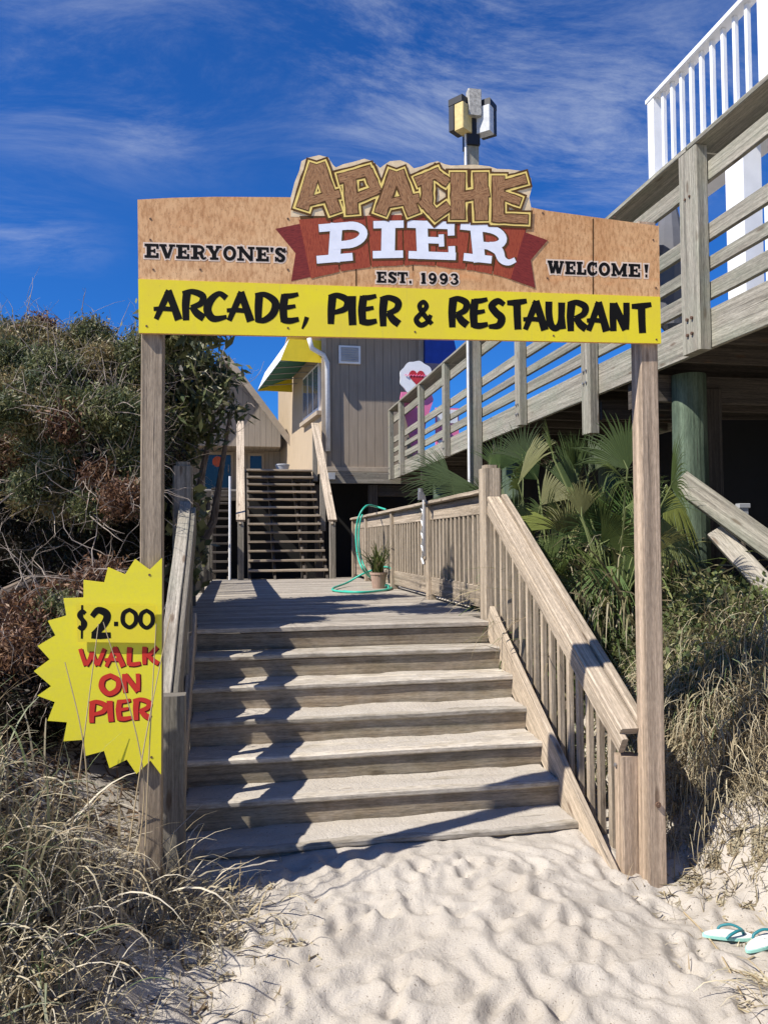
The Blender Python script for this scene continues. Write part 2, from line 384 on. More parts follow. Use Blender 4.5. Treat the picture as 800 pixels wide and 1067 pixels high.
ground = foliage('sand_ground', np.stack([GX.ravel(), GY.ravel(), Zg.ravel()], 1), Fg, (1, 1, 1), sm.m, smooth=True)
tag(ground, 'pale trampled beach sand rising into low dunes', 'sand', kind='structure')
gzf = lambda x, y: float(gz(x, y))

# ------------------------------------------------------------------ lower stairs
RISE, RUN, Y0, XL, XR = .178, .283, 6.24, -.311, 2.067
st = thing('wooden_staircase', 'broad weathered wooden stairs dusted with sand, rising from the beach', 'stairs', (.88, 4.6, -1.2))
for k in range(0, 7):
    z = -k*RISE; y = Y0-k*RUN
    if k > 0:
        for (a, b) in ((y-.012, y+.132), (y+.138, y+RUN+.012)):
            tz = random.uniform(-.003, .003)
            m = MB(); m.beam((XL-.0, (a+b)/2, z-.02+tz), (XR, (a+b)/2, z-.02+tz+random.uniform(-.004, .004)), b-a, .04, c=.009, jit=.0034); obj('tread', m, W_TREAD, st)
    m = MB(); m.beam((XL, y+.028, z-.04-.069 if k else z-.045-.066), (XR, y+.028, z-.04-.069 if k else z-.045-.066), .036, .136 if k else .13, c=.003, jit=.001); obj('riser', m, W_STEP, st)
for x in (XL-.022, XR+.022):
    m = MB(); sl_ = RISE/RUN
    p0 = Vector((x, Y0+.02, .015)); p1 = Vector((x, 4.16, .015-(Y0+.02-4.16)*sl_))
    d = (p1-p0).normalized(); up = Vector((0, -d.z, d.y)) if d.y > 0 else Vector((0, d.z, -d.y))
    m.beam(p0, p1, .042, .27, up=(0, .5, .85), c=.005, tone=1.12); obj('stringer', m, W_RAIL, st)

V = []; F = []
for k in range(2, 7):
    ya_, yb_ = Y0-k*RUN+.0, Y0-k*RUN+RUN+.0
    xs_ = np.linspace(XL+.01, XR-.01, 120); ys_ = np.linspace(ya_+.006, yb_+.008, 16); X_, Y_g = np.meshgrid(xs_, ys_)
    h = .010*(vnoise(X_*6+k*7, Y_g*16)+.5*vnoise(X_*19, Y_g*40+k)-1.14+.095*k) + .014*sstep(.7, 1.0, (Y_g-ya_)/RUN)*vnoise(X_*4+k, X_*0+3) - .012*sstep(.25, 0, (Y_g-ya_)/RUN)
    h = np.clip(h-.001, -.012, .03); o_ = len(V); V += list(np.stack([X_.ravel(), Y_g.ravel(), (-k*RISE+.003+h).ravel()], 1)); ii = np.arange(X_.size).reshape(X_.shape)+o_; 
    q = np.stack([ii[:-1, :-1], ii[:-1, 1:], ii[1:, 1:], ii[1:, :-1]], -1).reshape(-1, 4); hm = np.maximum.reduce([h[:-1, :-1], h[:-1, 1:], h[1:, 1:], h[1:, :-1]]).ravel(); F += list(q[hm > -.0115])
tag(foliage('drifted_sand', np.array(V), np.array(F), (1, 1, 1), sm.m, smooth=True), 'thin sand blown onto the wooden treads', 'sand', kind='stuff')

# right stair rail
SL = RISE/RUN
def rail_z(y, h): return h-(Y0-y)*SL
rr = thing('stair_railing', 'pale stair handrail with square balusters on the right of the steps', 'handrail', (2.25, 4.2, -1.2))
m = MB(); m.beam((2.185, 6.50, -.35), (2.185, 6.50, 1.31), .16, .16, up=(0, 1, 0), c=.012, tone=.98); obj('newel_post', m, W_RAIL, rr)
m = MB(); m.beam((2.185, 6.50, 1.3101), (2.185, 6.50, 1.34), .12, .12, up=(0, 1, 0), c=.02, tone=.9); obj('post_cap', m, W_RAIL, rr)
m = MB(); m.beam((2.20, 4.155, -1.5), (2.20, 4.155, -.56), .115, .10, up=(0, 1, 0), c=.008, tone=1.0); obj('newel_post', m, W_POST, rr)
m = MB(); m.beam((2.29, 4.165, -1.5), (2.29, 4.165, -.585), .06, .12, up=(0, 1, 0), c=.006, tone=1.0); obj('newel_post', m, W_POST, rr)
ya, yb = 4.03, 6.42
m = MB(); m.beam((2.19, 4.10, rail_z(4.10, .93)), (2.19, yb, rail_z(yb, .93)), .115, .042, c=.008, tone=1.08, jit=.0015); obj('handrail_cap', m, W_RAIL, rr)
m = MB(); m.beam((2.28, 4.135, rail_z(4.135, .925)), (2.28, yb, rail_z(yb, .925)), .055, .10, c=.008, tone=.96, jit=.0015); obj('handrail_cap', m, W_RAIL, rr)
m = MB(); m.beam((2.15, ya+.07, rail_z(ya+.07, .85)), (2.15, yb, rail_z(yb, .85)), .038, .105, c=.006, tone=1.0); obj('handrail_board', m, W_RAIL, rr)
nb = 15
for i in range(nb):
    y = 4.32+i*(6.36-4.32)/(nb-1)
    m = MB(); m.beam((2.192, y, rail_z(y, -.06)), (2.192, y, rail_z(y, .83)), .04, .04, up=(0, 1, 0), c=.004); obj('baluster', m, W_RAIL, rr)
m = MB(); m.tube([(2.139, 4.17, -.62), (2.13, 4.17, -.62)], .012, 8); obj('bolt', m, GALV, rr)

# left stair rail
lr = thing('stair_railing', 'grey broken stair handrail on the left, most of its balusters missing', 'handrail', (-.39, 4.3, -1.2))
m = MB(); m.beam((-.43, 6.40, -.35), (-.43, 6.40, 1.29), .15, .14, up=(0, 1, 0), c=.012, tone=.85); m.beam((-.43, 6.40, 1.29), (-.43, 6.40, 1.325), .11, .10, up=(0, 1, 0), c=.02, tone=.85); obj('newel_post', m, W_GREY, lr)
m = MB(); m.beam((-.325, 4.205, -1.4), (-.325, 4.205, -.12), .12, .11, up=(0, 1, 0), c=.006, tone=.8); obj('newel_post', m, W_GREY, lr)
m = MB(); m.beam((-.40, 5.28, -1.3), (-.40, 5.28, .27), .09, .09, up=(0, 1, 0), c=.006, tone=.8); obj('newel_post', m, W_GREY, lr)
m = MB(); m.beam((-.405, 4.27, rail_z(4.27, .93)), (-.405, 6.33, rail_z(6.33, .93)), .09, .04, c=.006, tone=1.2, jit=.002); obj('handrail_cap', m, W_GREY, lr)
m = MB(); m.beam((-.34, 4.27, rail_z(4.27, .80)), (-.34, 6.33, rail_z(6.33, .80)), .036, .23, c=.005, tone=.8); obj('handrail_board', m, W_GREY, lr)
for y in (4.32, 4.415, 4.51, 4.605):
    m = MB(); m.beam((-.435, y, -1.35), (-.435, y, rail_z(y, .88)), .03, .088, up=(0, 1, 0), c=.004, tone=random.uniform(.7, .95)); obj('end_board', m, W_GREY, lr)
for y in (4.86, 5.08, 5.62, 5.98):
    m = MB(); m.beam((-.355, y, rail_z(y, -.05)), (-.355, y, rail_z(y, .82)), .04, .06, up=(0, 1, 0), c=.004, tone=.85); obj('baluster', m, W_GREY, lr)
m = MB(); m.beam((-.46, 4.3, rail_z(4.3, .31)), (-.46, 6.3, rail_z(6.3, .31)), .03, .42, c=.004, tone=.8); obj('lower_board', m, W_GREY, lr)

# ------------------------------------------------------------------ deck
dk = thing('boardwalk_deck', 'weathered plank landing between the sandy steps and the upper stairs', 'deck', (.9, 10, -1.1))
m = MB(); y = Y0-.012
while y < 14.75:
    wd = .138; m.beam((XL-.25 if y > 6.45 else XL, y+wd/2, -.02+random.uniform(-.002, .002)), (2.33 if y > 6.7 else XR, y+wd/2, -.02), wd-.007, .04, c=.005); y += wd
obj('decking', m, W_DECK, dk)
m = MB()
for x in (-.45, .4, 1.3, 2.2): m.beam((x, 6.33, -.16), (x, 14.7, -.16), .05, .23)
obj('joist', m, W_SHADED, dk)
m = MB(); m.box((-.56, 14.76, -.5), (2.33, 14.8, -.01)); obj('end_board', m, W_GREY, dk)

def railing(name, label, x, ys, zt, mat, parts_tone, inner, gap=None):
    t = thing(name, label, 'railing', (x, ys[0], 0))
    for y in ys[1:]:
        m = MB(); m.beam((x+inner*.01, y, -.3), (x+inner*.01, y, zt+.0-.045), .10, .10, up=(0, 1, 0), c=.007, tone=parts_tone*random.uniform(.85, 1.1)); obj('post', m, mat, t)
    for a, b in zip(ys[:-1], ys[1:]):
        a += .051; b -= .051
        m = MB(); m.beam((x+.0*inner, a, .16), (x, b, .16), .035, .20, c=.005, tone=parts_tone*.85, jit=.001); obj('bottom_board', m, mat, t)
        m = MB(); m.beam((x, a, zt-.135), (x, b, zt-.135), .036, .17, c=.005, tone=parts_tone*1.05); obj('top_board', m, mat, t)
        n = max(3, int((b-a)/.152))
        for i in range(n):
            y = a+(i+.5)*(b-a)/n
            if gap and random.random() < gap: continue
            m = MB(); m.beam((x-inner*.0, y, .262), (x, y, zt-.221), .036, .042, up=(0, 1, 0), c=.004, tone=parts_tone*random.uniform(.85, 1.12)); obj('baluster', m, mat, t)
    m = MB(); m.beam((x+inner*.01, ys[0]+.09, zt-.02), (x+inner*.01, ys[-1]+.06, zt-.02), .15, .04, c=.006, tone=parts_tone*1.1, jit=.002); obj('cap_rail', m, mat, t)
    return t
railing('deck_railing', 'tan baluster railing along the right side of the plank landing', 2.22, [6.50, 8.75, 10.9, 13.2, 14.7], 1.14, W_RAIL, .92, -1)
railing('deck_railing', 'dark weathered railing in the shade of the shrubs, left of the plank landing', -.50, [6.40, 8.6, 10.8, 12.9, 14.2], 1.12, W_GREY, .72, 1, .25)

# ------------------------------------------------------------------ entrance sign
YS0, YS1 = 3.96, 3.985
SA = aty(144, 300, YS0); SB = aty(688, 300, YS1)
SX = Vector((SB.x-SA.x, SB.y-SA.y, 0)).normalized(); SN = Vector((SX.y, -SX.x, 0))       # SN points to the beach
if SN.y > 0: SN = -SN
class Plane:
    def __init__(s, p, n): s.p = p; s.n = n
    def __call__(s, px, py, d=0.):
        q = ray(px, py); t = (s.p-CAM).dot(s.n)/q.dot(s.n); return CAM + q*t + s.n*d
SP = Plane(SA, SN)
def osb(name):
    m = Mat(name, .6, .3); o = m.ob()
    c = m.mix(m.rng(m.noise(o, 3.2, 5, .65), .3, .7), (.60, .31, .13, 1), (.80, .50, .25, 1))
    f = m.noise(m.mapping(o, (60, 60, 22), rot=(0, .5, 0)), 1, 4, .7)
    c = m.mix(m.rng(f, .44, .64, 0, .7), c, (.38, .17, .06, 1))
    c = m.mix(m.rng(m.noise(o, 120, 2), .66, .72, 0, .7), c, (.20, .09, .04, 1))
    c = m.mix(m.rng(m.noise(m.mapping(o, (1, 1, 3)), 2.4, 3), .56, .75, 0, .45), c, (.80, .30, .09, 1))
    m.col(c); return m.m
OSB = osb('printed_board')
def flat(name, c, rough=.5, var=.06): return plain(name, c, rough, var, 14, spec=.12)
sy = Mat('sign_yellow', .5, .2); o = sy.ob()
c = sy.mix(sy.rng(sy.noise(o, 5, 5, .65), .35, .7), (.84, .70, .03, 1), (.78, .62, .05, 1)); c = sy.mix(sy.rng(sy.noise(sy.mapping(o, (34, 34, 1.6)), 1, 4, .6), .58, .8, 0, .4), c, (.58, .47, .10, 1)); c = sy.mix(sy.rng(sy.noise(o, 130, 2), .70, .75, 0, .6), c, (.42, .33, .10, 1)); sy.col(c); SIGN_Y = sy.m; INK = flat('black_lettering', (.007, .0065, .006, 1), .7); SIGN_W = flat('white_lettering', (.83, .85, .90, 1))
OUT_Y = flat('letter_outline_yellow', (.88, .66, .20, 1)); OUT_B = flat('letter_outline_brown', (.11, .055, .02, 1)); RIM = plain('pale_title_panel', (.80, .62, .38, 1), .55, .16, 30)
TAN_OUT = flat('pale_outline', (.78, .62, .48, 1))
def printed_wood(name, a, b, k):
    m = Mat(name, .55, .3); uv = m.uv(); g = m.noise(m.mapping(uv, (22, 210, 1)), 1, 4, .6, .6)
    c = m.mix(m.rng(g, .35, .65), a, b); g2 = m.noise(m.mapping(uv, (30, 330, 1), loc=(5, 1, 0)), 1, 2)
    c = m.mix(m.rng(g2, .57, .63, 0, .85), c, k); m.col(c); return m.m
LOG = printed_wood('printed_log', (.25, .115, .045, 1), (.47, .26, .12, 1), (.05, .018, .008, 1))
REDP = printed_wood('printed_red_plank', (.30, .05, .022, 1), (.40, .085, .035, 1), (.17, .02, .01, 1))
REDD = printed_wood('printed_dark_red', (.17, .022, .018, 1), (.25, .035, .025, 1), (.09, .01, .008, 1))

sg = thing('entrance_sign', 'arched wooden entrance sign on two tall posts over the steps', 'sign', (1.0, 4.1, -1.2))
board_px = [(145, 347), (143.5, 208), (180, 206), (225, 205), (303, 205.5), (307, 190), (312, 177.6), (314, 168), (321, 164.3), (332.5, 161.7), (342, 164), (347, 172), (350, 174.5), (358, 171), (368, 168.7), (379.6, 165.4), (388, 168), (396, 175), (400, 172), (406, 168), (417, 167), (425, 170), (431, 175.5), (439, 173.5), (447, 170), (455.6, 168), (463, 171), (470, 172.5), (495, 171.6), (510, 173.4), (517.5, 176), (530, 176.5), (542, 178), (549, 181), (553, 186), (554, 195), (551, 206), (553, 216), (570, 219.5), (610, 225), (650, 230.5), (686, 235.5), (688, 358)]
m = MB(); m.prism([SP(x, y, -.020) for x, y in board_px][::-1], SN*.020); obj('board', m, OSB, sg)
m = MB(); tp = board_px[4:38]+[(553, 226), (303, 226)]
m.prism([SP(x, y, .0002) for x, y in tp][::-1], SN*.0006)
obj('title_panel', m, RIM, sg)
m = MB(); m.prism([SP(x, y, .0005) for x, y in [(144.3, 291), (686.9, 309.5), (688, 358), (145, 347)]], SN*.004); obj('yellow_panel', m, SIGN_Y, sg)
if True:
    m = MB()
    for (x0, y0, x1, y1) in [(371, 279, 371, 298), (617.5, 228, 617.5, 307), (430, 276, 430, 282)]:
        m.face([SP(x0-.7, y0, .0008), SP(x0+.7, y0, .0008), SP(x1+.7, y1, .0008), SP(x1-.7, y1, .0008)])
    obj('panel_seam', m, OUT_B, sg)

def catmull(P, n=6):
    Q = [P[0]]+list(P)+[P[-1]]; o = []
    for i in range(1, len(Q)-2):
        a, b, c, d = [np.array(q, float) for q in Q[i-1:i+3]]
        for k in range(n):
            t = k/n; o.append(.5*((2*b)+(-a+c)*t+(2*a-5*b+4*c-d)*t*t+(-a+3*b-3*c+d)*t**3))
    o.append(np.array(P[-1], float)); return o
def ribbon(mb, pl, pts, d, grow=0., ext=0.):
    """pts: (px, py, width) in the sign's own drawing units -> one flat stroke lying d in front of plane pl"""
    P = [np.array(p, float) for p in pts]; n = len(P)
    closed = np.allclose(P[0][:2], P[-1][:2]) and n > 3
    D = []
    for i in range(n):
        a = P[max(i-1, 0)] if not (closed and i == 0) else P[-2]
        b = P[min(i+1, n-1)] if not (closed and i == n-1) else P[1]
        v = (b-a)[:2]; v = v/max(np.hypot(*v), 1e-6); D.append(v)
    if ext and not closed:
        P[0] = P[0]-np.array([*(D[0]*ext), 0]); P[-1] = P[-1]+np.array([*(D[-1]*ext), 0])
    Lf = []; Rt_ = []; L = [0]
    for i in range(n):
        nn = np.array([-D[i][1], D[i][0]])*(P[i][2]/2+grow); Lf.append(P[i][:2]+nn); Rt_.append(P[i][:2]-nn)
        if i: L.append(L[-1]+np.hypot(*(P[i]-P[i-1])[:2]))
    off = random.uniform(0, 9)
    for i in range(n-1):
        q = [pl(*Rt_[i], d), pl(*Rt_[i+1], d), pl(*Lf[i+1], d), pl(*Lf[i], d)]
        k = .0055; w0, w1 = (P[i][2]/2+grow)*k, (P[i+1][2]/2+grow)*k
        mb.face(q, [(L[i]*k+off, -w0+off), (L[i+1]*k+off, -w1+off), (L[i+1]*k+off, w1+off), (L[i]*k+off, w0+off)])

BR = { # brush capitals: strokes of (x, y, width), unit box, y up
'A': [[(.08, -.02, .16), (.34, .55, .2), (.56, 1.0, .22)], [(.50, 1.0, .24), (.72, .5, .23), (.93, -.02, .25)], [(-.02, .34, .13), (.35, .36, .15), (.78, .34, .15)]],
'R': [[(.22, .98, .26), (.17, .5, .24), (.20, -.04, .2)], [(.02, .92, .12), (.45, .98, .18), (.88, .84, .22), (.82, .58, .2), (.40, .42, .15)], [(.42, .46, .18), (.66, .22, .24), (.96, .06, .24)]],
'C': [[(.95, .80, .20), (.62, .95, .17), (.25, .70, .24), (.12, .35, .26), (.40, .06, .22), (.98, .14, .13)]],
'D': [[(.20, .98, .25), (.17, .5, .24), (.18, -.02, .2)], [(.02, .93, .12), (.45, .95, .18), (.86, .70, .24), (.80, .32, .24), (.45, .06, .2), (.10, .03, .13)]],
'E': [[(.28, .98, .24), (.2, .5, .25), (.26, .0, .22)], [(.2, .92, .16), (.55, .93, .17), (.95, 1.0, .13)], [(.02, .50, .12), (.4, .52, .15), (.82, .58, .12)], [(.18, .08, .2), (.55, .05, .2), (1.0, .12, .15)]],
'P': [[(.22, .98, .26), (.17, .5, .24), (.16, -.04, .2)], [(.02, .92, .12), (.45, .98, .18), (.93, .82, .22), (.85, .52, .2), (.25, .36, .14)]],
'I': [[(.45, 1.0, .27), (.5, .5, .25), (.62, -.03, .24)]],
'S': [[(.92, .84, .15), (.55, .96, .2), (.20, .78, .23), (.45, .55, .24), (.78, .36, .25), (.62, .10, .22), (.05, .05, .13)]],
'T': [[(.02, .90, .15), (.5, .92, .2), (1.02, .99, .15)], [(.52, .92, .24), (.55, .45, .23), (.60, -.03, .22)]],
'U': [[(.12, .98, .22), (.14, .5, .22), (.28, .14, .22), (.55, .05, .2), (.78, .3, .2), (.80, .96, .22)], [(.80, .5, .2), (.90, .02, .2)]],
'N': [[(.14, .98, .22), (.14, .5, .22), (.18, -.02, .2)], [(.16, .95, .24), (.5, .5, .24), (.84, .04, .24)], [(.84, 1.0, .2), (.86, .5, .2), (.84, .05, .2)]],
'&': [[(.98, .10, .16), (.5, .5, .18), (.30, .80, .17), (.52, .96, .16), (.68, .78, .17), (.40, .52, .17), (.12, .26, .19), (.35, .05, .19), (.70, .16, .17), (.92, .46, .14)]],
',': [[(.75, 1.0, .34), (.55, .55, .30), (.2, .0, .14)]],
'W': [[(.04, .96, .2), (.14, .5, .2), (.26, .05, .22)], [(.26, .05, .2), (.42, .4, .2), (.5, .8, .2)], [(.5, .8, .2), (.6, .4, .2), (.72, .05, .22)], [(.72, .05, .2), (.86, .5, .2), (1.0, .98, .18)]],
'L': [[(.24, .98, .24), (.2, .5, .24), (.2, .05, .22)], [(.14, .08, .2), (.55, .06, .2), (.98, .12, .17)]],
'K': [[(.18, .98, .24), (.16, .5, .24), (.16, -.02, .2)], [(.90, .98, .2), (.55, .62, .2), (.26, .46, .18)], [(.34, .52, .2), (.62, .25, .22), (.98, .02, .22)]],
'O': [[(.52, .95, .2), (.16, .76, .23), (.10, .35, .25), (.45, .05, .22), (.86, .28, .23), (.88, .72, .22), (.52, .95, .2)]],
'0': [[(.5, .94, .17), (.15, .75, .2), (.12, .3, .2), (.5, .06, .18), (.87, .3, .2), (.86, .72, .2), (.5, .94, .17)]],
'2': [[(.08, .72, .16), (.38, .93, .2), (.80, .80, .23), (.70, .50, .22), (.15, .10, .2)], [(.05, .10, .2), (.5, .08, .2), (1.0, .10, .17)]],
'$': [[(.88, .74, .13), (.5, .82, .15), (.18, .68, .16), (.5, .52, .16), (.82, .36, .16), (.5, .18, .16), (.06, .26, .12)], [(.5, 1.06, .07), (.48, .5, .08), (.46, -.2, .07)]],
'.': [[(.1, .5, .8), (.9, .5, .8)]],
}
S_ = .30; T_ = .19
def ell(cx_, cy_, rx, ry, w_, a0=0, a1=360, n=20): return [(cx_+rx*math.cos(R(a0+(a1-a0)*i/n)), cy_+ry*math.sin(R(a0+(a1-a0)*i/n)), w_) for i in range(n+1)]
SF = { # heavy slab capitals
'E': [[(.30, 0, S_), (.30, 1, S_)], [(0, .905, T_), (.99, .905, T_)], [(0, .095, T_), (.99, .095, T_)], [(.3, .5, .16), (.72, .5, .16)], [(.91, 1, .17), (.91, .64, .17)], [(.91, 0, .17), (.91, .36, .17)], [(.70, .66, .13), (.70, .34, .13)]],
'I': [[(.5, 0, .36), (.5, 1, .36)], [(0, .905, T_), (1, .905, T_)], [(0, .095, T_), (1, .095, T_)]],
'P': [[(.34, 0, S_), (.34, 1, S_)], [(0, .905, T_), (.62, .905, T_)], [(0, .095, T_), (.70, .095, T_)], ell(.58, .665, .30, .24, .20, 90, -90, 12), [(.3, .425, .19), (.6, .425, .19)]],
'R': [[(.30, 0, S_), (.30, 1, S_)], [(0, .905, T_), (.55, .905, T_)], [(0, .095, T_), (.54, .095, T_)], ell(.52, .68, .28, .225, .20, 90, -90, 12), [(.3, .45, .18), (.54, .45, .18)], [(.50, .46, .2), (.68, .36, .24), (.74, .14, .2), (.86, .07, .15), (1.0, .16, .12)]],
'V': [[(.19, .95, .3), (.50, .02, .26)], [(.80, .95, .2), (.53, .02, .2)], [(0, .915, .17), (.46, .915, .17)], [(.60, .915, .17), (1, .915, .17)]],
'Y': [[(.2, .95, .28), (.5, .42, .26)], [(.82, .95, .2), (.54, .42, .2)], [(.52, .48, S_), (.52, 0, S_)], [(0, .915, .17), (.44, .915, .17)], [(.62, .915, .17), (1, .915, .17)], [(.25, .085, .17), (.80, .085, .17)]],
'O': [ell(.5, .5, .36, .405, .24)],
'N': [[(.2, 0, .2), (.2, 1, .2)], [(.82, 0, .2), (.82, 1, .2)], [(.16, .97, .26), (.82, .05, .26)], [(0, .915, .17), (.34, .915, .17)], [(0, .085, .17), (.40, .085, .17)], [(.62, .915, .17), (1, .915, .17)]],
'S': [[(.80, .72, .2), (.62, .90, .19), (.28, .88, .22), (.20, .68, .25), (.50, .51, .25), (.80, .34, .25), (.72, .12, .22), (.38, .09, .19), (.20, .28, .2)], [(.90, .98, .13), (.90, .64, .13)], [(.10, .02, .13), (.10, .36, .13)]],
'W': [[(.14, .95, .28), (.30, .03, .26)], [(.34, .05, .2), (.50, .92, .2)], [(.50, .95, .28), (.66, .03, .26)], [(.70, .03, .2), (.88, .95, .2)], [(0, .915, .17), (.32, .915, .17)], [(.38, .915, .17), (.66, .915, .17)], [(.74, .915, .17), (1, .915, .17)]],
'L': [[(.32, 0, S_), (.32, 1, S_)], [(0, .915, .17), (.66, .915, .17)], [(0, .095, T_), (1, .095, T_)], [(.91, 0, .17), (.91, .42, .17)]],
'C': [ell(.52, .5, .36, .41, .26, 48, 312, 16), [(.88, 1, .14), (.88, .62, .14)], [(.84, .12, .14), (.93, .34, .14)]],
'M': [[(.16, 0, .2), (.16, 1, .2)], [(.84, 0, .27), (.84, 1, .27)], [(.16, .95, .26), (.5, .12, .24)], [(.84, .95, .2), (.5, .12, .2)], [(0, .915, .17), (.26, .915, .17)], [(.74, .915, .17), (1, .915, .17)], [(0, .085, .17), (.33, .085, .17)], [(.66, .085, .17), (1, .085, .17)]],
'T': [[(.5, 0, S_), (.5, 1, S_)], [(0, .905, T_), (1, .905, T_)], [(.07, 1, .15), (.07, .64, .15)], [(.93, 1, .15), (.93, .64, .15)], [(.22, .085, .17), (.78, .085, .17)]],
'.': [[(.1, .12, .26), (.9, .12, .26)]], "'": [[(.5, 1.0, .26), (.42, .66, .12)]],
'!': [[(.5, 1.0, .32), (.5, .36, .16)], [(.28, .12, .24), (.72, .12, .24)]],
'1': [[(.52, 0, .3), (.52, 1, .3)], [(.1, .085, .17), (.92, .085, .17)], [(.1, .84, .17), (.5, .9, .17)]],
'9': [ell(.5, .66, .33, .25, .22), [(.84, .66, .24), (.82, .35, .24), (.62, .12, .2), (.36, .09, .17), (.2, .2, .2)]],
'3': [[(.12, .78, .2), (.30, .92, .16), (.62, .90, .2), (.76, .72, .22), (.60, .54, .18), (.38, .52, .13)], [(.40, .52, .13), (.66, .48, .18), (.82, .28, .24), (.64, .10, .2), (.32, .08, .17), (.12, .26, .22)]],
}
def letter(mb, pl, font, ch, x0, x1, top, base, d, slope=0., grow=0., ext=0., skew=0., shift=(0, 0), wk=None):
    wk = wk or (1.13 if font is BR else 1.0)
    h = base-top; w_ = x1-x0
    for k, s in enumerate(font[ch]):
        P = [(x0+a*w_+(b-.5)*skew*h+shift[0], base-b*h+slope*(a-.5)*w_+shift[1], c*h*wk) for a, b, c in s]
        if len(P) > 2 and len(P) < 12: P = catmull(P)
        ribbon(mb, pl, P, d+k*.00008, grow, ext)

lines = [('ARCADE,', [(161, 188.7), (189.5, 214), (213.6, 237), (237, 263.5), (265, 290), (291, 311.5), (313, 322)]),
         ('PIER', [(341.5, 362.6), (362, 371), (373, 392.5), (395, 416.6)]), ('&', [(431, 450)]),
         ('RESTAURANT', [(467, 487.5), (489, 508), (508, 526), (527, 547.5), (545, 569), (568.5, 588), (590, 611), (611, 633), (635, 654.5), (656.5, 677)])]
for txt, xs in lines:
  m = MB()
  for ch, (a, b) in zip(txt, xs):
    xc = (a+b)/2; base = 332.5+(xc-170)*.0272; jit = random.uniform(-.6, .6)
    if ch == ',': letter(m, SP, BR, ch, a, b, base-6, base+6.5, .0052, .027)
    elif ch == '&': letter(m, SP, BR, ch, a, b, base-26, base+.5, .0052, .027)
    else: letter(m, SP, BR, ch, a, b, base-29.5+jit, base+jit, .0052, .03, skew=.02)
  obj('bottom_lettering', m, INK, sg)

def slabline(txt, xs, base0, base1, h, tilt=0.):
    mw, mk = MB(), MB()
    xa, xb = xs[0][0], xs[-1][1]
    for ch, (a, b) in zip(txt, xs):
        t = ((a+b)/2-xa)/(xb-xa); base = base0+(base1-base0)*t+tilt*4*t*(1-t)
        sl = (base1-base0)/(xb-xa)
        letter(mw, SP, SF, ch, a+.3, b-.3, base-h, base, .0008, sl, 1.5, 1.5)
        letter(mk, SP, SF, ch, a+.3, b-.3, base-h, base, .0018, sl)
    obj('lettering_outline', mw, TAN_OUT, sg); obj('slogan_lettering', mk, INK, sg)
f = lambda L_: [(140+a/2.857, 140+b/2.857) for a, b in L_]
slabline("EVERYONE'S", f([(30, 74), (74, 123), (124, 165), (167, 215), (213, 261), (263, 305), (305, 359), (361, 401), (403, 416), (417, 451)]), 268.6, 273.2, 14.8)
f = lambda L_: [(400+a/2.667, 400+b/2.667) for a, b in L_]
slabline('WELCOME!', f([(452, 500), (501, 531), (533, 561), (562, 592), (594, 628), (629, 675), (677, 711), (720, 735)]), 285, 289.3, 13.6)
f = lambda L_: [(330+a/4.444, 330+b/4.444) for a, b in L_]
slabline('EST.', f([(275, 322), (328, 371), (372, 421), (425, 440)]), 294.6, 295.4, 11.6)
slabline('1993', f([(478, 508), (514, 555), (565, 607), (615, 658)]), 295.8, 296.8, 11.6)

# red plank banner with ribbon ends
m = MB()
m.prism([SP(x, y, .0003) for x, y in [(287, 238.5), (316, 232.5), (333, 286.5), (303.5, 293), (308, 264)]], SN*.0008); obj('banner_tail', m, REDD, sg)
m = MB(); m.prism([SP(x, y, .0003) for x, y in [(546, 242), (570, 250.5), (552.5, 271), (557, 300), (531.6, 291)]], SN*.003)
obj('banner_tail', m, REDD, sg)
m = MB(); cuts = [311.5, 346, 382, 420, 457, 492, 523, 551]
bot = lambda x: 276.3+((x-432)/110.)**2*11.5+max(0, (x-432))*.022
top = lambda x: 224+((x-432)/120.)**2*5
for i, (a, b) in enumerate(zip(cuts[:-1], cuts[1:])):
    sk = lambda x: (432-x)*.105
    q = []
    for k in range(5): x = a+(b-a-1.6)*k/4; q.append((x, top(x)))
    for k in range(5): x = b-1.6-(b-a-1.6)*k/4; q.append((x+sk(x), bot(x)+random.uniform(-.6, .6)))
    P = [SP(x, y, .0012) for x, y in q]; Q = [p+SN*.001 for p in P]; n_ = len(P); off = random.uniform(0, 9)
    uv = lambda p: ((p.z)*1.0+off, (p-SA).dot(SX)+off)
    m.face(Q[::-1], [uv(p) for p in Q[::-1]])
    for k in range(n_): m.face([P[k], Q[k], Q[(k+1) % n_], P[(k+1) % n_]])
obj('plank_banner', m, REDP, sg)
m = MB(); m.face([SP(x, y, .0011) for x, y in [(312, 225), (550, 225), (541, 288), (490, 278), (432, 275), (380, 277), (330, 284)]][::-1]); obj('banner_shadow_gap', m, OUT_B, sg)
ms, mp_ = MB(), MB()
for ch, a, b, t_, bs, slp, sk in [('P', 331, 384.5, 232, 272.5, -.085, -.07), ('I', 388.5, 420, 230.5, 269, -.02, -.02), ('E', 424.7, 474.4, 230.8, 270.3, .035, .04), ('R', 481, 535, 234.5, 274.5, .105, .10)]:
    letter(ms, SP, SF, ch, a+1, b+1, t_+1, bs+1, .0028, slp, 1.5, 1.5, -sk)
    letter(mp_, SP, SF, ch, a, b, t_, bs, .0038, slp, .2, 0, -sk)
obj('lettering_shade', ms, OUT_B, sg); obj('white_lettering', mp_, SIGN_W, sg)
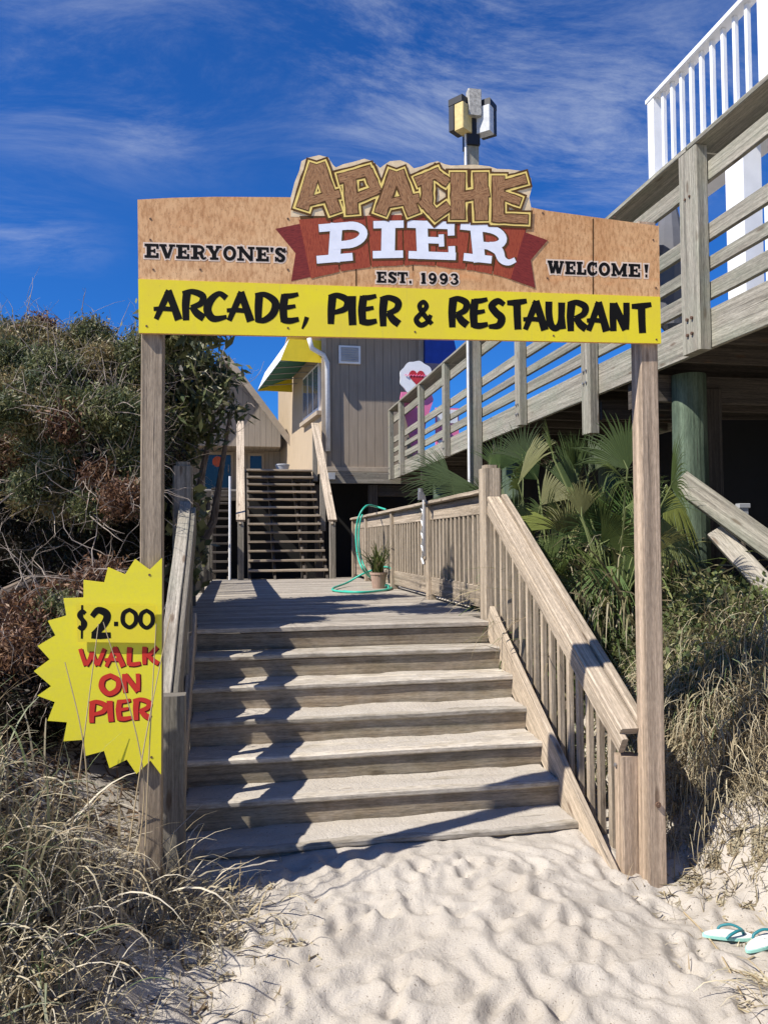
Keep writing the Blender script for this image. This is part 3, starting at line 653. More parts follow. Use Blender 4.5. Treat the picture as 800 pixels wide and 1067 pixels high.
# log lettering
logs = [(329, 172.5, 315, 217.5, 12.5), (332, 172, 349.5, 222, 12.5), (318, 211, 353.5, 202.5, 8.5),
        (364, 184, 367, 223, 12), (353, 187, 386, 178, 9.5), (383, 178.5, 392, 200, 9.5), (369, 208, 394, 198, 9),
        (411.5, 180, 396, 223, 12.5), (414, 180, 430.5, 223.5, 12.5), (402.5, 212.5, 436, 207, 8.5),
        (444.5, 187, 444.5, 217, 11), (433.5, 190, 457, 180, 9.5), (451, 180.5, 466, 191, 9), (439, 209, 456, 227.5, 9.5), (451, 226.5, 467, 215, 9),
        (476.5, 181, 476.5, 228.5, 14), (500, 181, 501, 229.5, 13.5), (473, 207, 508.5, 200.5, 9.5),
        (518.5, 184.5, 518.5, 231, 12), (520, 194.5, 547, 187, 9), (520, 203, 541, 210.5, 8), (513.5, 227.5, 549, 229, 8.5)]
m1, m2, m3, m4 = MB(), MB(), MB(), MB()
for i, (x0, y0, x1, y1, wd) in enumerate(logs):
    def pts(): 
        n_ = 6; return [(x0+(x1-x0)*k/n_, y0+(y1-y0)*k/n_, wd*random.uniform(.90, 1.08)) for k in range(n_+1)]
    dz = (i % 9)*.00007
    ribbon(m1, SP, pts(), .0045+dz, 5.2, 5.0); ribbon(m2, SP, pts(), .0053+dz, 3.1, 3.0); ribbon(m3, SP, pts(), .0061+dz, 1.2, 1.2); ribbon(m4, SP, pts(), .0069+dz, 0, .3)
obj('title_shade', m1, OUT_B, sg); obj('title_outline', m2, OUT_Y, sg); obj('title_dark_edge', m3, OUT_B, sg); obj('title_lettering', m4, LOG, sg)
for x, y in [(157, 228), (157, 250), (300, 228), (160, 281), (209, 281), (300, 281), (565, 222), (570, 290), (640, 226), (680, 250), (683, 300), (153, 340), (300, 342), (432, 346), (576, 350), (683, 354), (298, 262)]:
    d_ = .0045 if y > 300 else .0005
    m = MB(); m.tube([SP(x, y, d_-.002), SP(x, y, d_+.0018)], .0055, 8); obj('screw', m, RUST, sg)
for (px, py, ys, nm, x0, x1) in [(158, 345, YS0, 'post', 147.3, 169.5)]:
    a = SP(158.5, 300, -.022); wd = .107
    m = MB(); m.beam((a.x, a.y+wd/2+.002, -1.5), (a.x+.0, a.y+wd/2+.002, 2.3), wd, wd, up=(0, 1, 0), c=.006, tone=.95); obj('post', m, W_POST_OLD, sg)
a = SP(676, 300, -.022); wd = .112; bs = atz(686, 925, -1.27)
m = MB(); m.beam((2.292, 4.0+wd/2, -1.6), (2.292+.02, a.y+wd/2+.004, 2.5), wd, wd, up=(0, 1, 0), c=.008, tone=1.05); obj('post', m, W_POST, sg)
bb = Vector((2.296, 3.998, -.80))
m = MB(); m.tube([bb, bb+Vector((0, -.012, 0))], .016, 8); m.tube([bb+Vector((0, -.004, 0)), bb+Vector((0, -.022, 0))], .010, 6); obj('bolt', m, RUST, sg)

# starburst price sign on the left post
BP = Plane(Vector((SP(158, 690).x, SP(158, 690).y-.004, 0)), SN)
burst = [(169, 581.2), (156, 593.6), (140.9, 582.4), (130.5, 598.6), (112.8, 591), (108.7, 607), (87.3, 604.4), (87.3, 622.8), (66.4, 623.5), (69.4, 641.5), (50.2, 647), (58, 662), (39.4, 673), (52, 687), (35.6, 699.3), (53.6, 715), (39.4, 725), (57.4, 731.5), (49.8, 751), (70, 752.6), (66.4, 772.4), (88, 770.8), (88.5, 788), (108.7, 782.5), (114.3, 800.5), (132.3, 791.5), (142.4, 806.6), (157, 792.6), (168, 807.2)]
ps = thing('price_sign', 'yellow starburst price sign screwed to the left sign post', 'sign', BP(150, 800))
bm_ = Mat('starburst_yellow', .5, .35); o = bm_.ob(); n_ = bm_.noise(o, 60, 4, .7); n3 = bm_.noise(bm_.mapping(o, (3, 3, 9)), 1, 4)
c = bm_.mix(bm_.rng(n_, .4, .65, 0, .35), (.84, .73, .03, 1), (.74, .63, .08, 1)); c = bm_.mix(bm_.rng(n3, .55, .75, 0, .3), c, (.62, .52, .10, 1)); bm_.col(c)
m = MB(); m.prism([BP(x, y, -.014) for x, y in burst][::-1], SN*.014); obj('panel', m, bm_.m, ps)
q = lambda x, y: (30+x/4.447, 570+y/4.447)
m = MB(); m.prism([BP(x, y, .014) for x, y in [(80.6, 630), (162.7, 630.4), (162, 669.5), (82, 668.5)]], SN*.004); pp = obj('price_plate', m, SIGN_Y, ps)
m = MB(); m.beam(BP(87, 650, .007), BP(156, 650, .007), .10, .013, up=SN, c=.001); obj('spacer', m, SIGN_Y, pp)
m = MB()
def q2(font, ch, x0, x1, y0, y1, d, mb=m, **k): a = q(x0, y0); b = q(x1, y1); letter(mb, BP, font, ch, a[0], b[0], a[1], b[1], d, **k)
q2(BR, '$', 232, 272, 275, 398, .0186); q2(BR, '2', 290, 384, 282, 420, .0186); q2(BR, '.', 396, 420, 343, 366, .0186); q2(BR, '0', 432, 508, 283, 376, .0186); q2(BR, '0', 514, 584, 287, 378, .0186)
obj('price_lettering', m, INK, pp)
RED_L = flat('red_lettering', (.62, .045, .03, 1)); RED_D = flat('dark_red_lettering', (.13, .015, .015, 1))
for word in ([('W', 235, 352, 468, 552), ('A', 352, 445, 464, 552), ('L', 452, 520, 462, 548), ('K', 524, 604, 460, 542)], [('O', 330, 425, 590, 684), ('N', 432, 520, 586, 672)], [('P', 280, 358, 715, 810), ('I', 358, 398, 712, 806), ('E', 402, 476, 708, 800), ('R', 482, 566, 704, 798)]):
  md, mr = MB(), MB()
  for ch, a, b, t_, bs in word:
    q2(BR, ch, a+4, b+4, t_+4, bs+4, .0005, md, grow=.4); q2(BR, ch, a, b, t_, bs, .0015, mr)
  obj('lettering_shade', md, RED_D, ps); obj('lettering', mr, RED_L, ps)
for x, y in [(156, 599), (158, 789)]:
    m = MB(); m.tube([BP(x, y, -.002), BP(x, y, .0018)], .006, 8); obj('screw', m, RUST, ps)

# ------------------------------------------------------------------ upper stairs
def open_stairs(name, label, x0, x1, ya, yb, z0, z1, n, mat, rails):
    t = thing(name, label, 'stairs', ((x0+x1)/2, ya, z0))
    for i in range(1, n+1):
        z = z0+(z1-z0)*i/n; y = ya+(yb-ya)*(i-1)/n
        m = MB(); m.beam((x0, y+.13, z-.02), (x1, y+.13, z-.02), .27, .04, c=.005); obj('tread', m, mat, t)
    s = (z1-z0)/(yb-ya)
    for x in ([x0+.02, (x0+x1)/2-.25, (x0+x1)/2+.3, x1-.02] if x1-x0 > 1 else [x0+.02, x1-.02]):
        m = MB(); m.beam((x, ya-.02, z0-.09), (x, yb, z1-.16), .045, .22, up=(0, -s, 1)); obj('stringer', m, W_SHADED, t)
    for (xr, zt0, zt1, wd) in rails:
        m = MB(); m.beam((xr, ya-.05, z0+zt0), (xr, yb, z1+zt0), .16, .045, up=(0, -s, 1), tone=1.2); obj('handrail', m, W_RAIL, t)
        m = MB(); m.beam((xr-.01, ya-.05, z0+zt0-.12), (xr-.01, yb, z1+zt0-.12), .04, .16, up=(0, -s, 1), tone=1.0); obj('handrail_board', m, W_RAIL, t)
        for (yy, zz) in ((ya-.02, z0), ((ya+yb)/2, (z0+z1)/2), (yb-.04, z1)):
            m = MB(); m.beam((xr, yy, zz-.25), (xr, yy, zz+zt0-.035), .11, .11, up=(0, 1, 0), tone=.95); obj('newel_post', m, W_GREY, t)
    return t
open_stairs('open_staircase', 'main open-riser wooden stairs climbing to the snack bar landing', .20, 1.66, 14.35, 17.6, 0, 2.32, 13, W_RAIL, [(.06, 1.08, 1.08, 1), (1.74, 1.08, 1.08, 1)])
side = open_stairs('open_staircase', 'narrow shaded flight of steps below the glazed door', -.56, -.14, 14.6, 17.4, 0, 1.88, 11, W_SHADED, [])
m = MB(); m.tube([(-.135, 14.42, -.0), (-.135, 14.42, 1.9)], .022, 8); o = obj('white_handrail', m, WHITE, side)
ld = thing('upper_landing', 'upper plank landing at the head of the open stairs', 'deck', (.7, 19, 2.3))
m = MB(); y = 17.62
while y < 23.0:
    m.beam((.0, y+.07, 2.30), (1.62, y+.07, 2.30), .133, .04); m.beam((-2.2, y+.07, 1.86), (-.02, y+.07, 1.86), .133, .04); y += .14
obj('decking', m, W_DECK, ld)
m = MB(); m.box((.0, 17.60, 2.06), (1.66, 17.64, 2.279)); obj('rim_board', m, W_SHADED, ld)
m = MB(); m.box((-2.2, 17.60, 1.62), (-.02, 17.64, 1.838)); obj('rim_board', m, W_SHADED, ld)
for x in (-1.8, -.6, 1.5):
    for y in (17.75, 20, 22.5):
        m = MB(); m.beam((x, y, -.4), (x, y, 2.05 if x > 0 else 1.83), .14, .14, up=(0, 1, 0)); obj('post', m, W_SHADED, ld)
tub = MB(); tub.lathe((1.02, 17.85, 2.321), [(.0, 0), (.13, 0), (.155, .12), (.165, .125), (.165, .15), (.15, .16), (.145, .14), (0, .13)], 20)
tag(obj('plastic_tub', tub, GREYBOX, loc=(1.02, 17.85, 2.32), smooth=False), 'shallow pale plastic tub left at the top of the open stairs', 'tub')

# ------------------------------------------------------------------ snack bar building
def wallquad(mb, a, b, z0, z1, off=0.):
    a = Vector(a); b = Vector(b); L = (b-a).length
    mb.face([(a.x, a.y, z0), (b.x, b.y, z0), (b.x, b.y, z1), (a.x, a.y, z1)], [(0, z0), (L, z0), (L, z1), (0, z1)])
sb = thing('snack_bar', 'brown wooden snack bar building behind the yellow sign, with yellow awning', 'building', (3, 18, 2.1))
A0, A1, A2, A3 = (1.93, 17.5, 0), (4.25, 17.5, 0), (1.22, 23.6, 0), (4.25, 23.6, 0)
m = MB(); wallquad(m, A0, A1, 2.28, 5.75); obj('front_wall', m, SIDING, sb)
m = MB(); wallquad(m, A2, A0, 2.28, 5.75); obj('side_wall', m, SIDING2, sb)
m = MB(); wallquad(m, A1, A3, 2.28, 5.75); wallquad(m, A3, A2, 2.28, 5.75); obj('rear_wall', m, SIDING, sb)
m = MB(); m.box((1.88, 17.44, 2.02), (4.3, 17.5-.003, 2.275), tone=1); obj('rim_board', m, W_GREY, sb)
m = MB(); m.box((1.86, 17.463, 2.29), (4.28, 17.497, 2.40), tone=1); obj('base_trim', m, TRIM, sb)
m = MB(); m.box((1.885, 17.46, 2.41), (2.0, 17.498, 5.7)); m.box((4.17, 17.46, 2.41), (4.29, 17.498, 5.7)); obj('corner_trim', m, TRIM, sb)
m = MB(); m.box((1.2, 17.12, 5.72), (4.75, 24.0, 5.80)); m.box((1.2, 17.08, 5.66), (4.75, 17.119, 5.82)); obj('roof', m, TRIM, sb)
for q_ in (((1.75, 17.62, -.5), (1.95, 17.8, 2.0)), ((3.0, 17.62, -.5), (3.2, 17.8, 2.0)), ((3.21, 17.7, 1.75), (4.3, 17.9, 2.0))):
    m = MB(); m.box(*q_); obj('under_post', m, W_SHADED, sb)
m = MB(); wallquad(m, (-.02, 19.5, 0), (8, 19.5, 0), -.5, 2.27); obj('shade_backing', m, SHADE_BLACK, sb)  # near-black sheets added for the dark void under building and landing
m = MB(); wallquad(m, (-6, 20.5, 0), (8, 20.5, 0), -.5, 1.83); obj('shade_backing', m, SHADE_BLACK, sb)
wn = MB(); wn.box((2.285, 17.43, 4.78), (2.785, 17.496, 5.20), c=.01); wf = obj('vent_frame', wn, WHITE, sb)
m = MB(); m.box((2.33, 17.42, 4.825), (2.74, 17.429, 5.155), c=.002)
for k in range(6): m.beam((2.335, 17.415, 4.85+k*.055), (2.735, 17.415, 4.85+k*.055), .012, .028, up=(0, -.6, 1))
obj('vent_louvre', m, GREYBOX, wf)
# side window band
dS = (Vector(A2)-Vector(A0)).normalized(); nS = Vector((-dS.y, dS.x, 0)); nS = nS if nS.x < 0 else -nS
def onS(t, z, o=0.): p = Vector(A0)+dS*t+nS*o; return Vector((p.x, p.y, z))
m = MB(); m.prism([onS(.25, 3.72, .002), onS(2.1, 3.72, .002), onS(2.1, 4.85, .002), onS(.25, 4.85, .002)], nS*.05); sw = obj('side_window', m, WHITE, sb)
for a in (.34, .95, 1.55):
    m = MB(); m.prism([onS(a, 3.82, .054), onS(a+.5, 3.82, .054), onS(a+.5, 4.8, .054), onS(a, 4.8, .054)], nS*.006); obj('pane', m, GLASS2, sw)
m = MB(); m.prism([onS(.15, 3.62, .002), onS(2.2, 3.62, .002), onS(2.2, 3.715, .002), onS(.15, 3.715, .002)], nS*.12); obj('sill', m, TRIM, sw)
# awnings
aw = [onS(.05, 5.32, .03), onS(.05, 5.30, .78), onS(.05, 4.80, .98), onS(.05, 4.80, .03)]
ln = dS*3.6
m = MB(); m.face(aw); a2 = [p+ln for p in aw]; m.face(a2[::-1]); m.face([aw[0], a2[0], a2[1], aw[1]]); obj('yellow_awning', m, YELLOW_CANVAS, sb)
m = MB(); m.face([aw[1], a2[1], a2[2], aw[2]]); ay_ = obj('awning_front', m, WHITE, sb)
m = MB(); m.face([aw[2]+Vector((0, .01, .01)), a2[2]+Vector((0, 0, .01)), a2[0]+Vector((0, 0, -.12)), aw[0]+Vector((0, .01, -.12))]); obj('awning_lining', m, GREEN_CANVAS, sb)
for k in range(6):
    p = aw[2]+ln*(k/5)+Vector((0, .02, -.012)); q_ = aw[3]+ln*(k/5)+Vector((0, .02, .1)); m = MB(); m.tube([p, q_], .012, 6); obj('awning_rib', m, GALV, sb)
m = MB(); b = [(4.30, 17.35, 5.45), (5.0, 17.35, 5.40), (5.12, 17.35, 4.84), (4.30, 17.35, 4.84)]; m.prism([Vector(p) for p in b][::-1], (0, 2.4, 0)); obj('blue_awning', m, BLUE_CANVAS, sb)
# gutter and downspout
m = MB(); m.tube([aty(322, 352, 17.1), aty(325, 363, 17.15), aty(337, 370, 17.38), aty(341, 378, 17.42), aty(342, 470, 17.42)], .055, 8); obj('downspout', m, WHITE_METAL, sb, smooth=True)
m = MB(); m.beam((1.15, 17.03, 5.70), (4.75, 17.03, 5.70), .10, .11); obj('gutter', m, WHITE_METAL, sb)
m = MB(); m.box((2.02, 17.32, 2.10), (2.17, 17.43, 2.25)); obj('meter_box', m, GREYBOX, sb)

# gabled restaurant
gb = thing('gabled_house', 'tan gabled building with a shaded glass door behind the stairs', 'building', (-.3, 22.5, 2.3))
G = lambda x, z, y=22.0: Vector((x, y, z))
pk = (-.30, 5.76)
m = MB(); P = [G(-2.4, 3.40), G(1.22, 3.40), G(1.22, 3.70), G(*pk), G(-2.4, 3.05)]
P = [G(-2.6, 3.40), G(1.20, 3.40), G(1.20, 3.78), G(*pk), G(-2.6, 3.02+.4)]
m.face(P, [(p.x, p.z) for p in P]); obj('gable_wall', m, SIDING3, gb)
m = MB(); wallquad(m, (-2.6, 23.2, 0), (1.3, 23.2, 0), -.5, 3.5); m.face([G(-2.6, 3.4), G(-2.6, 3.4, 23.3), G(1.2, 3.4, 23.3), G(1.2, 3.4)]); obj('porch_wall', m, SIDING3, gb)
sl_r = (pk[1]-3.78)/(1.2-pk[0])
for sx, xe in ((1, 1.62), (-1, -2.9)):
    a = Vector((pk[0], 21.7, pk[1]+.10)); ze = pk[1]+.10-abs(xe-pk[0])*sl_r
    b_ = Vector((xe, 21.7, ze))
    m = MB(); m.prism([a, b_, b_+Vector((0, 8, 0)), a+Vector((0, 8, 0))] if sx < 0 else [a, a+Vector((0, 8, 0)), b_+Vector((0, 8, 0)), b_], Vector((0, 0, .06))); rf = obj('roof', m, SHINGLE, gb)
    m = MB(); m.beam(a+Vector((0, -.02, -.03)), b_+Vector((0, -.02, -.03)), .04, .17, up=(0, 0, 1)); obj('bargeboard', m, TRIM, rf)
for (x0, x1, nm) in ((-1.0, -.12, 'door'), (.30, .78, 'window')):
    z0, z1 = (2.32, 3.34) if nm == 'window' else (2.32, 3.36)
    z0 = 2.60 if nm == 'window' else 1.90
    m = MB()
    for (a, b_) in (((x0, 23.15, z0), (x0+.07, 23.19, z1)), ((x1-.07, 23.15, z0), (x1, 23.19, z1)), ((x0+.072, 23.15, z1-.08), (x1-.072, 23.19, z1)), ((x0+.072, 23.15, z0), (x1-.072, 23.19, z0+.08))): m.box(a, b_)
    dr = obj(nm, m, TRIM if nm == 'door' else TRIM, gb)
    m = MB(); m.box((x0+.072, 23.165, z0+.082), (x1-.072, 23.185, z1-.082)); obj('pane', m, GLASS, dr)
    if nm == 'door':
        m = MB(); c_ = aty(227, 481, 23.16); m.tube([c_, c_+Vector((0, -.004, 0))], .155, 24); obj('round_sticker', m, STICKER, dr)
        m = MB(); m.tube([(x1-.14, 23.14, 2.75), (x1-.14, 23.10, 2.78), (x1-.14, 23.10, 2.98), (x1-.14, 23.14, 3.0)], .012, 6); obj('handle', m, GALV, dr)

# ice-cream display
ic = thing('ice_cream_sign', 'round white ice cream cut-out sign with a red heart, by the snack bar', 'sign', (4.35, 16.2, 2.4))
c0 = aty(433, 395, 16.2)
def cut(mb, pts, y, th=.05): mb.prism([(c0.x+a, y, c0.z+b) for a, b in pts], (0, -th, 0))
m = MB(); cut(m, [(-.33, -.30), (-.36, -.45), (-.30, -.62), (-.2, -1.0), (-.07, -1.75), (.07, -1.75), (.2, -1.0), (.32, -.62), (.38, -.45), (.33, -.30)], 16.2); obj('pink_cone', m, PINK, ic)
m = MB(); cut(m, [((.37+.012*math.cos(9*t))*math.cos(t), (.37+.012*math.cos(9*t))*math.sin(t)) for t in [2*math.pi*k/72 for k in range(72)]], 16.14); obj('white_disc', m, WHITE, ic)
m = MB(); cut(m, [(.0108*16*math.sin(t)**3, .02+.0118*(13*math.cos(t)-5*math.cos(2*t)-2*math.cos(3*t)-math.cos(4*t))) for t in [2*math.pi*k/40 for k in range(40)]], 16.085, .008); obj('heart', m, RED, ic)
for dz, x0, x1 in ((.05, -.27, .26),):
    m = MB(); pth = [(c0.x+x0+(x1-x0)*k/24, 16.072, c0.z+dz+.022*math.sin(k*2.2)) for k in range(25)]; m.tube(pth, .008, 5); obj('flourish', m, PINK, ic)
m = MB(); m.box((c0.x-.04, 16.21, 2.39), (c0.x+.04, 16.27, c0.z+.3)); obj('stake', m, W_GREY, ic)

mb_ = thing('menu_board', 'pink and white menu board standing behind the grey walkway rails', 'sign', aty(466, 470, 15.6))
a = aty(466, 445, 15.4)
m = MB(); m.box((a.x-.25, a.y, a.z-.65), (a.x+.25, a.y+.05, a.z+.40)); obj('board', m, PINK, mb_)
m = MB(); m.box((a.x-.22, a.y-.012, a.z+.08), (a.x+.22, a.y-.002, a.z+.36)); obj('white_panel', m, WHITE, mb_)
m = MB(); m.box((a.x-.2, a.y-.012, a.z-.5), (a.x+.2, a.y-.002, a.z-.28)); obj('white_panel', m, WHITE, mb_)
m = MB(); m.box((a.x-.25, a.y, 2.39), (a.x-.2, a.y+.05, a.z-.652)); obj('leg', m, WHITE, mb_)
m = MB(); m.box((a.x+.2, a.y, 2.39), (a.x+.25, a.y+.05, a.z-.652)); obj('leg', m, WHITE, mb_)

# ------------------------------------------------------------------ raised walkway
XW = 3.5
pw = thing('raised_walkway', 'raised wooden walkway with grey plank rails on green piles', 'walkway', (4.4, 9, 0))
m = MB(); y = 1.2
while y < 17.3:
    m.beam((XW+.04, y+.07, 2.37), (5.6, y+.07, 2.37), .134, .04); y += .14
obj('decking', m, W_PIER, pw)
for (a, b) in ((1.2, 6.2), (6.21, 11.4), (11.41, 17.3)):
    m = MB(); m.beam((XW+.02, a, 2.265), (XW+.02, b, 2.265), .04, .30, tone=1.05); obj('rim_board', m, W_PIER, pw)
m = MB(); m.beam((5.62, 1.2, 2.25), (5.62, 17.3, 2.25), .04, .28); obj('rim_board', m, W_PIER, pw)
m = MB()
for i in range(27): m.beam((XW+.05, 1.5+i*.6, 2.235), (5.58, 1.5+i*.6, 2.235), .045, .22)
obj('joist', m, W_SHADED, pw)
posts = [17.25, 16.1, 14.3, 12.5, 9.02, 7.12, 5.30, 3.5]
for y in posts:
    zb = 1.73 if abs(y-7.12) < .01 else 2.10
    m = MB(); wd = .235 if y < 6 else .185 if y < 9 else .16
    m.beam((XW-.052, y, zb), (XW-.052, y, 3.665), .10, wd, up=(0, 1, 0), c=.008, tone=random.uniform(.9, 1.05)); po = obj('rail_post', m, W_PIER, pw)
    m = MB()
    for dy in (-.03, .03):
        for z in (2.24, 2.36): m.tube([(XW-.103, y+dy, z), (XW-.118, y+dy, z)], .013, 8)
        m.tube([(XW-.103, y+dy, 3.30), (XW-.112, y+dy, 3.30)], .01, 8)
    obj('bolt', m, RUST if y < 6 else GALV, po)
for (a, b) in ((1.2, 5.29), (5.31, 9.0), (9.04, 12.49), (12.51, 17.3)):
    for (z0, z1) in ((3.395, 3.545), (2.94, 3.07), (2.715, 2.815), (2.49, 2.62)):
        m = MB(); m.beam((XW+.022, a, (z0+z1)/2), (XW+.022, b, (z0+z1)/2), .04, z1-z0, tone=random.uniform(.85, 1.12), jit=.002); obj('rail_board', m, W_PIER, pw)
    m = MB(); m.beam((XW+.045, a, 3.69), (XW+.045, b, 3.69), .30, .04, tone=.95, jit=.002); obj('cap_rail', m, W_PIER, pw)
for (x, y, r) in ((3.85, 6.05, .15), (3.9, 10.6, .15), (3.9, 14.6, .15), (5.4, 6.6, .15), (5.4, 10.6, .15), (5.4, 14.6, .15), (3.9, 2.6, .15)):
    m = MB(); z0 = gzf(x, y)-.4
    m.tube([(x, y, z0+(2.1-z0)*k/5) for k in range(6)], [r*1.02, r, r*.99, r*.98, r*.96, r*.95], 20, tone=random.uniform(.85, 1.1)); obj('pile', m, W_PILE, pw, smooth=False)
for y in (2.6, 6.35, 10.6, 14.6):
    m = MB(); m.beam((XW+.06, y-.19, 2.0), (5.7, y-.19, 2.0), .06, .24); obj('cross_beam', m, W_SHADED, pw)
    m = MB(); m.beam((XW+.06, y+.19, 2.0), (5.7, y+.19, 2.0), .06, .24); obj('cross_beam', m, W_SHADED, pw)
m = MB(); m.beam((XW+.9, 5.0, 2.02), (5.7, 4.2, 2.0), .05, .14); obj('brace', m, W_SHADED, pw)
m = MB(); m.beam((XW+.1, 7.2, 1.99), (5.7, 6.95, 2.0), .05, .2); obj('brace', m, W_SHADED, pw)
m = MB(); m.beam((4.12, 6.15, .0), (4.12, 6.15, 2.0), .16, .10, up=(0, 1, 0)); obj('prop', m, W_SHADED, pw)
uw = thing('under_pier_shade_wall', 'added near-black wall deepening the shade under the walkway', 'building', (5.86, 9, 0))  # wall and panel added to darken the space below the walkway
m = MB(); m.box((5.78, .5, -1.4), (5.95, 19, 2.50)); obj('wall', m, SHADE_BLACK, uw)
m = MB(); m.box((5.74, 5.2, .2), (5.778, 6.6, 1.6)); obj('shade_panel', m, BLACK, uw)
e1 = MB(); ep = aty(775, 527, 5.9); e1.box((ep.x-.04, ep.y, ep.z-.10), (ep.x+.04, ep.y+.05, ep.z-.02)); e1.box((ep.x-.05, ep.y-.01, ep.z-.019), (ep.x+.05, ep.y+.05, ep.z+.02))
eb = thing('utility_box', 'small pale utility box on a stake in the dark under the walkway', 'box', (ep.x, ep.y+.02, ep.z-.8))
obj('box', e1, GREYBOX, eb); e2 = MB(); e2.box((ep.x-.015, ep.y+.01, gzf(ep.x, ep.y)-.1), (ep.x+.015, ep.y+.04, ep.z-.101)); obj('stake', e2, W_SHADED, eb)

# lamp pole
lp = thing('lamp_pole', 'square grey timber lamp pole with weathered floodlights on top', 'street lamp', (3.42, 10.75, 0))
pc = atx(492.5, 165, 3.42)
m = MB(); m.beam((3.40, 10.78, -.2), (3.40, 10.78, 6.62), .19, .15, up=(0, 1, 0), c=.01, tone=1.1); obj('pole', m, W_PIER, lp)
lc = Vector((3.40, 10.78, 6.87))
m = MB(); m.tube([(3.29, 10.70, 1.2), (3.29, 10.70, 6.72)], .018, 8); obj('conduit', m, WHITE_METAL, lp)
m = MB(); m.box((3.30, 10.66, 6.50), (3.50, 10.90, 6.92)); m.box((3.16, 10.71, 6.74), (3.64, 10.8, 6.82)); obj('bracket', m, BLACK, lp)
for dx, rz, lens, s in ((-.185, 38, CREAM_LENS, .78), (.20, -42, CLEAR_LENS, .75), (.0, 0, LAMP_BODY, .8)):
    c_ = lc+Vector((dx, -.10 if dx else -.16, .06 if dx else .14)); M4 = Matrix.Translation(c_) @ Matrix.Rotation(R(rz), 4, 'Z')
    def bx(mb, lo, hi):
        n0 = len(mb.v); mb.box(lo, hi, c=.01); mb.v[n0:] = [tuple(M4 @ Vector(p)) for p in mb.v[n0:]]
    m = MB()
    if dx: bx(m, (-.15*s, -.10, .12), (.15*s, .14, .30*s)); bx(m, (-.15*s, .04, -.25), (.15*s, .14, .118))
    else: bx(m, (-.10, -.05, -.12), (.10, .08, .27))
    fl = obj('floodlight', m, BLACK if dx else LAMP_BODY, lp)
    if dx:
        m = MB(); bx(m, (-.145*s, -.12, -.27), (.145*s, .038, .117)); obj('lens', m, lens, fl)

# white upper deck railing
wr = thing('white_balcony', 'white picket balcony railing above the walkway against the sky', 'balcony', (6.4, 7, 2.4))
XB = 5.2; yc = 8.77
m = MB(); m.box((XB-.05, 3.0, 5.05), (5.9, yc+.05, 5.15)); obj('floor', m, WHITE, wr)
for y in (yc, 6.62, 4.5):
    m = MB(); m.box((XB-.07, y-.07, 5.151), (XB+.07, y+.07, 6.24)); obj('post', m, WHITE, wr)
m = MB(); m.box((XB-.08, 3.0, 6.241), (XB+.08, yc+.1, 6.30)); obj('top_rail', m, WHITE, wr)
m = MB(); m.box((XB-.03, 3.0, 5.23), (XB+.03, yc-.072, 5.29)); obj('bottom_rail', m, WHITE, wr)
k = 0; y = yc-.2
while y > 3.1:
    if all(abs(y-p) > .1 for p in (6.62, 4.5)):
        m = MB(); m.box((XB-.025, y-.022, 5.291), (XB+.025, y+.022, 6.24)); obj('picket', m, WHITE, wr)
    y -= .2
for (y, wd) in ((7.25, .15), (4.4, .15)):
    m = MB(); m.box((XB+.0, y-wd, 2.39), (XB+.22, y+wd, 5.049)); obj('column', m, WHITE, wr)
for i, y in enumerate((6.75, 6.42, 6.1, 5.75, 5.4)):
    m = MB(); m.box((XB+.05, y-.11, 2.45), (XB+.09, y+.11, 4.1-.18*(i % 2))); obj('screen_board', m, WHITE, wr)
nb_ = thing('furled_umbrella', 'dark furled umbrella leaning behind the walkway rails beside the sign', 'umbrella', (4.6, 6.6, 2.39))
pu = aty(697, 245, 6.6)
m = MB(); m.lathe((pu.x, 6.6, 2.6), [(.02, 0), (.10, .1), (.17, .6), (.12, 1.0), (.02, 1.5)], 10); obj('canopy', m, plain('grey_canvas', (.13, .13, .14, 1), .8), nb_)
m = MB(); m.tube([(pu.x, 6.6, 2.39), (pu.x, 6.6, 4.2)], .02, 8); obj('pole', m, GALV, nb_)

# ------------------------------------------------------------------ loose boards, hose, pot, pipe, sandals
m = MB(); m.beam(aty(707, 500, 5.75), aty(830, 590, 5.05), .19, .045, up=(-.75, -.55, .75), tone=.85, jit=.003)
tag(obj('loose_board', m, W_PIER, loc=aty(830, 590, 5.05)), 'wide grey board propped against the green pile, the upper of two', 'board')
m = MB(); m.beam(aty(745, 553, 5.55), aty(830, 645, 4.95), .15, .05, up=(-.6, -.7, .6), tone=1.3, jit=.003)
tag(obj('loose_board', m, W_GREY, loc=aty(830, 645, 4.95)), 'narrow pale sunlit plank lying below the wide grey board', 'board')
m = MB()
hp = [atx(402, 531, 2.3), atx(392, 528, 2.18), aty(382, 527, 11.6), aty(374, 538, 11.5), aty(371, 556, 11.5), aty(373, 580, 11.4), aty(380, 596, 11.3), atz(392, 606, .03), atz(405, 613, .02), atz(380, 617, .02), atz(352, 616, .02), atz(347, 613, .03), aty(362, 607, 11.7), aty(378, 598, 11.75), aty(398, 591, 11.75), atx(408, 592, 2.17)]
hq = [Vector(p) for p in catmull([tuple(p) for p in hp], 7)]
m.tube(hq, .015, 8)
h2 = [p+Vector((.05, .06, 0.0)) for p in hq[20:70]]; m.tube(h2, .013, 8)
tag(obj('garden_hose', m, TEAL, loc=(1.9, 11.4, 0), smooth=True), 'teal garden hose draped over the deck railing', 'hose')
pt = thing('potted_plant', 'small spiky plant in a clay pot against the deck railing', 'plant', (2.02, 11.1, 0))
m = MB(); m.lathe((2.02, 11.1, 0), [(0, 0), (.09, 0), (.12, .20), (.13, .20), (.13, .23), (.115, .23), (.11, .2), (0, .2)], 20); obj('pot', m, TERRA, pt, smooth=False)
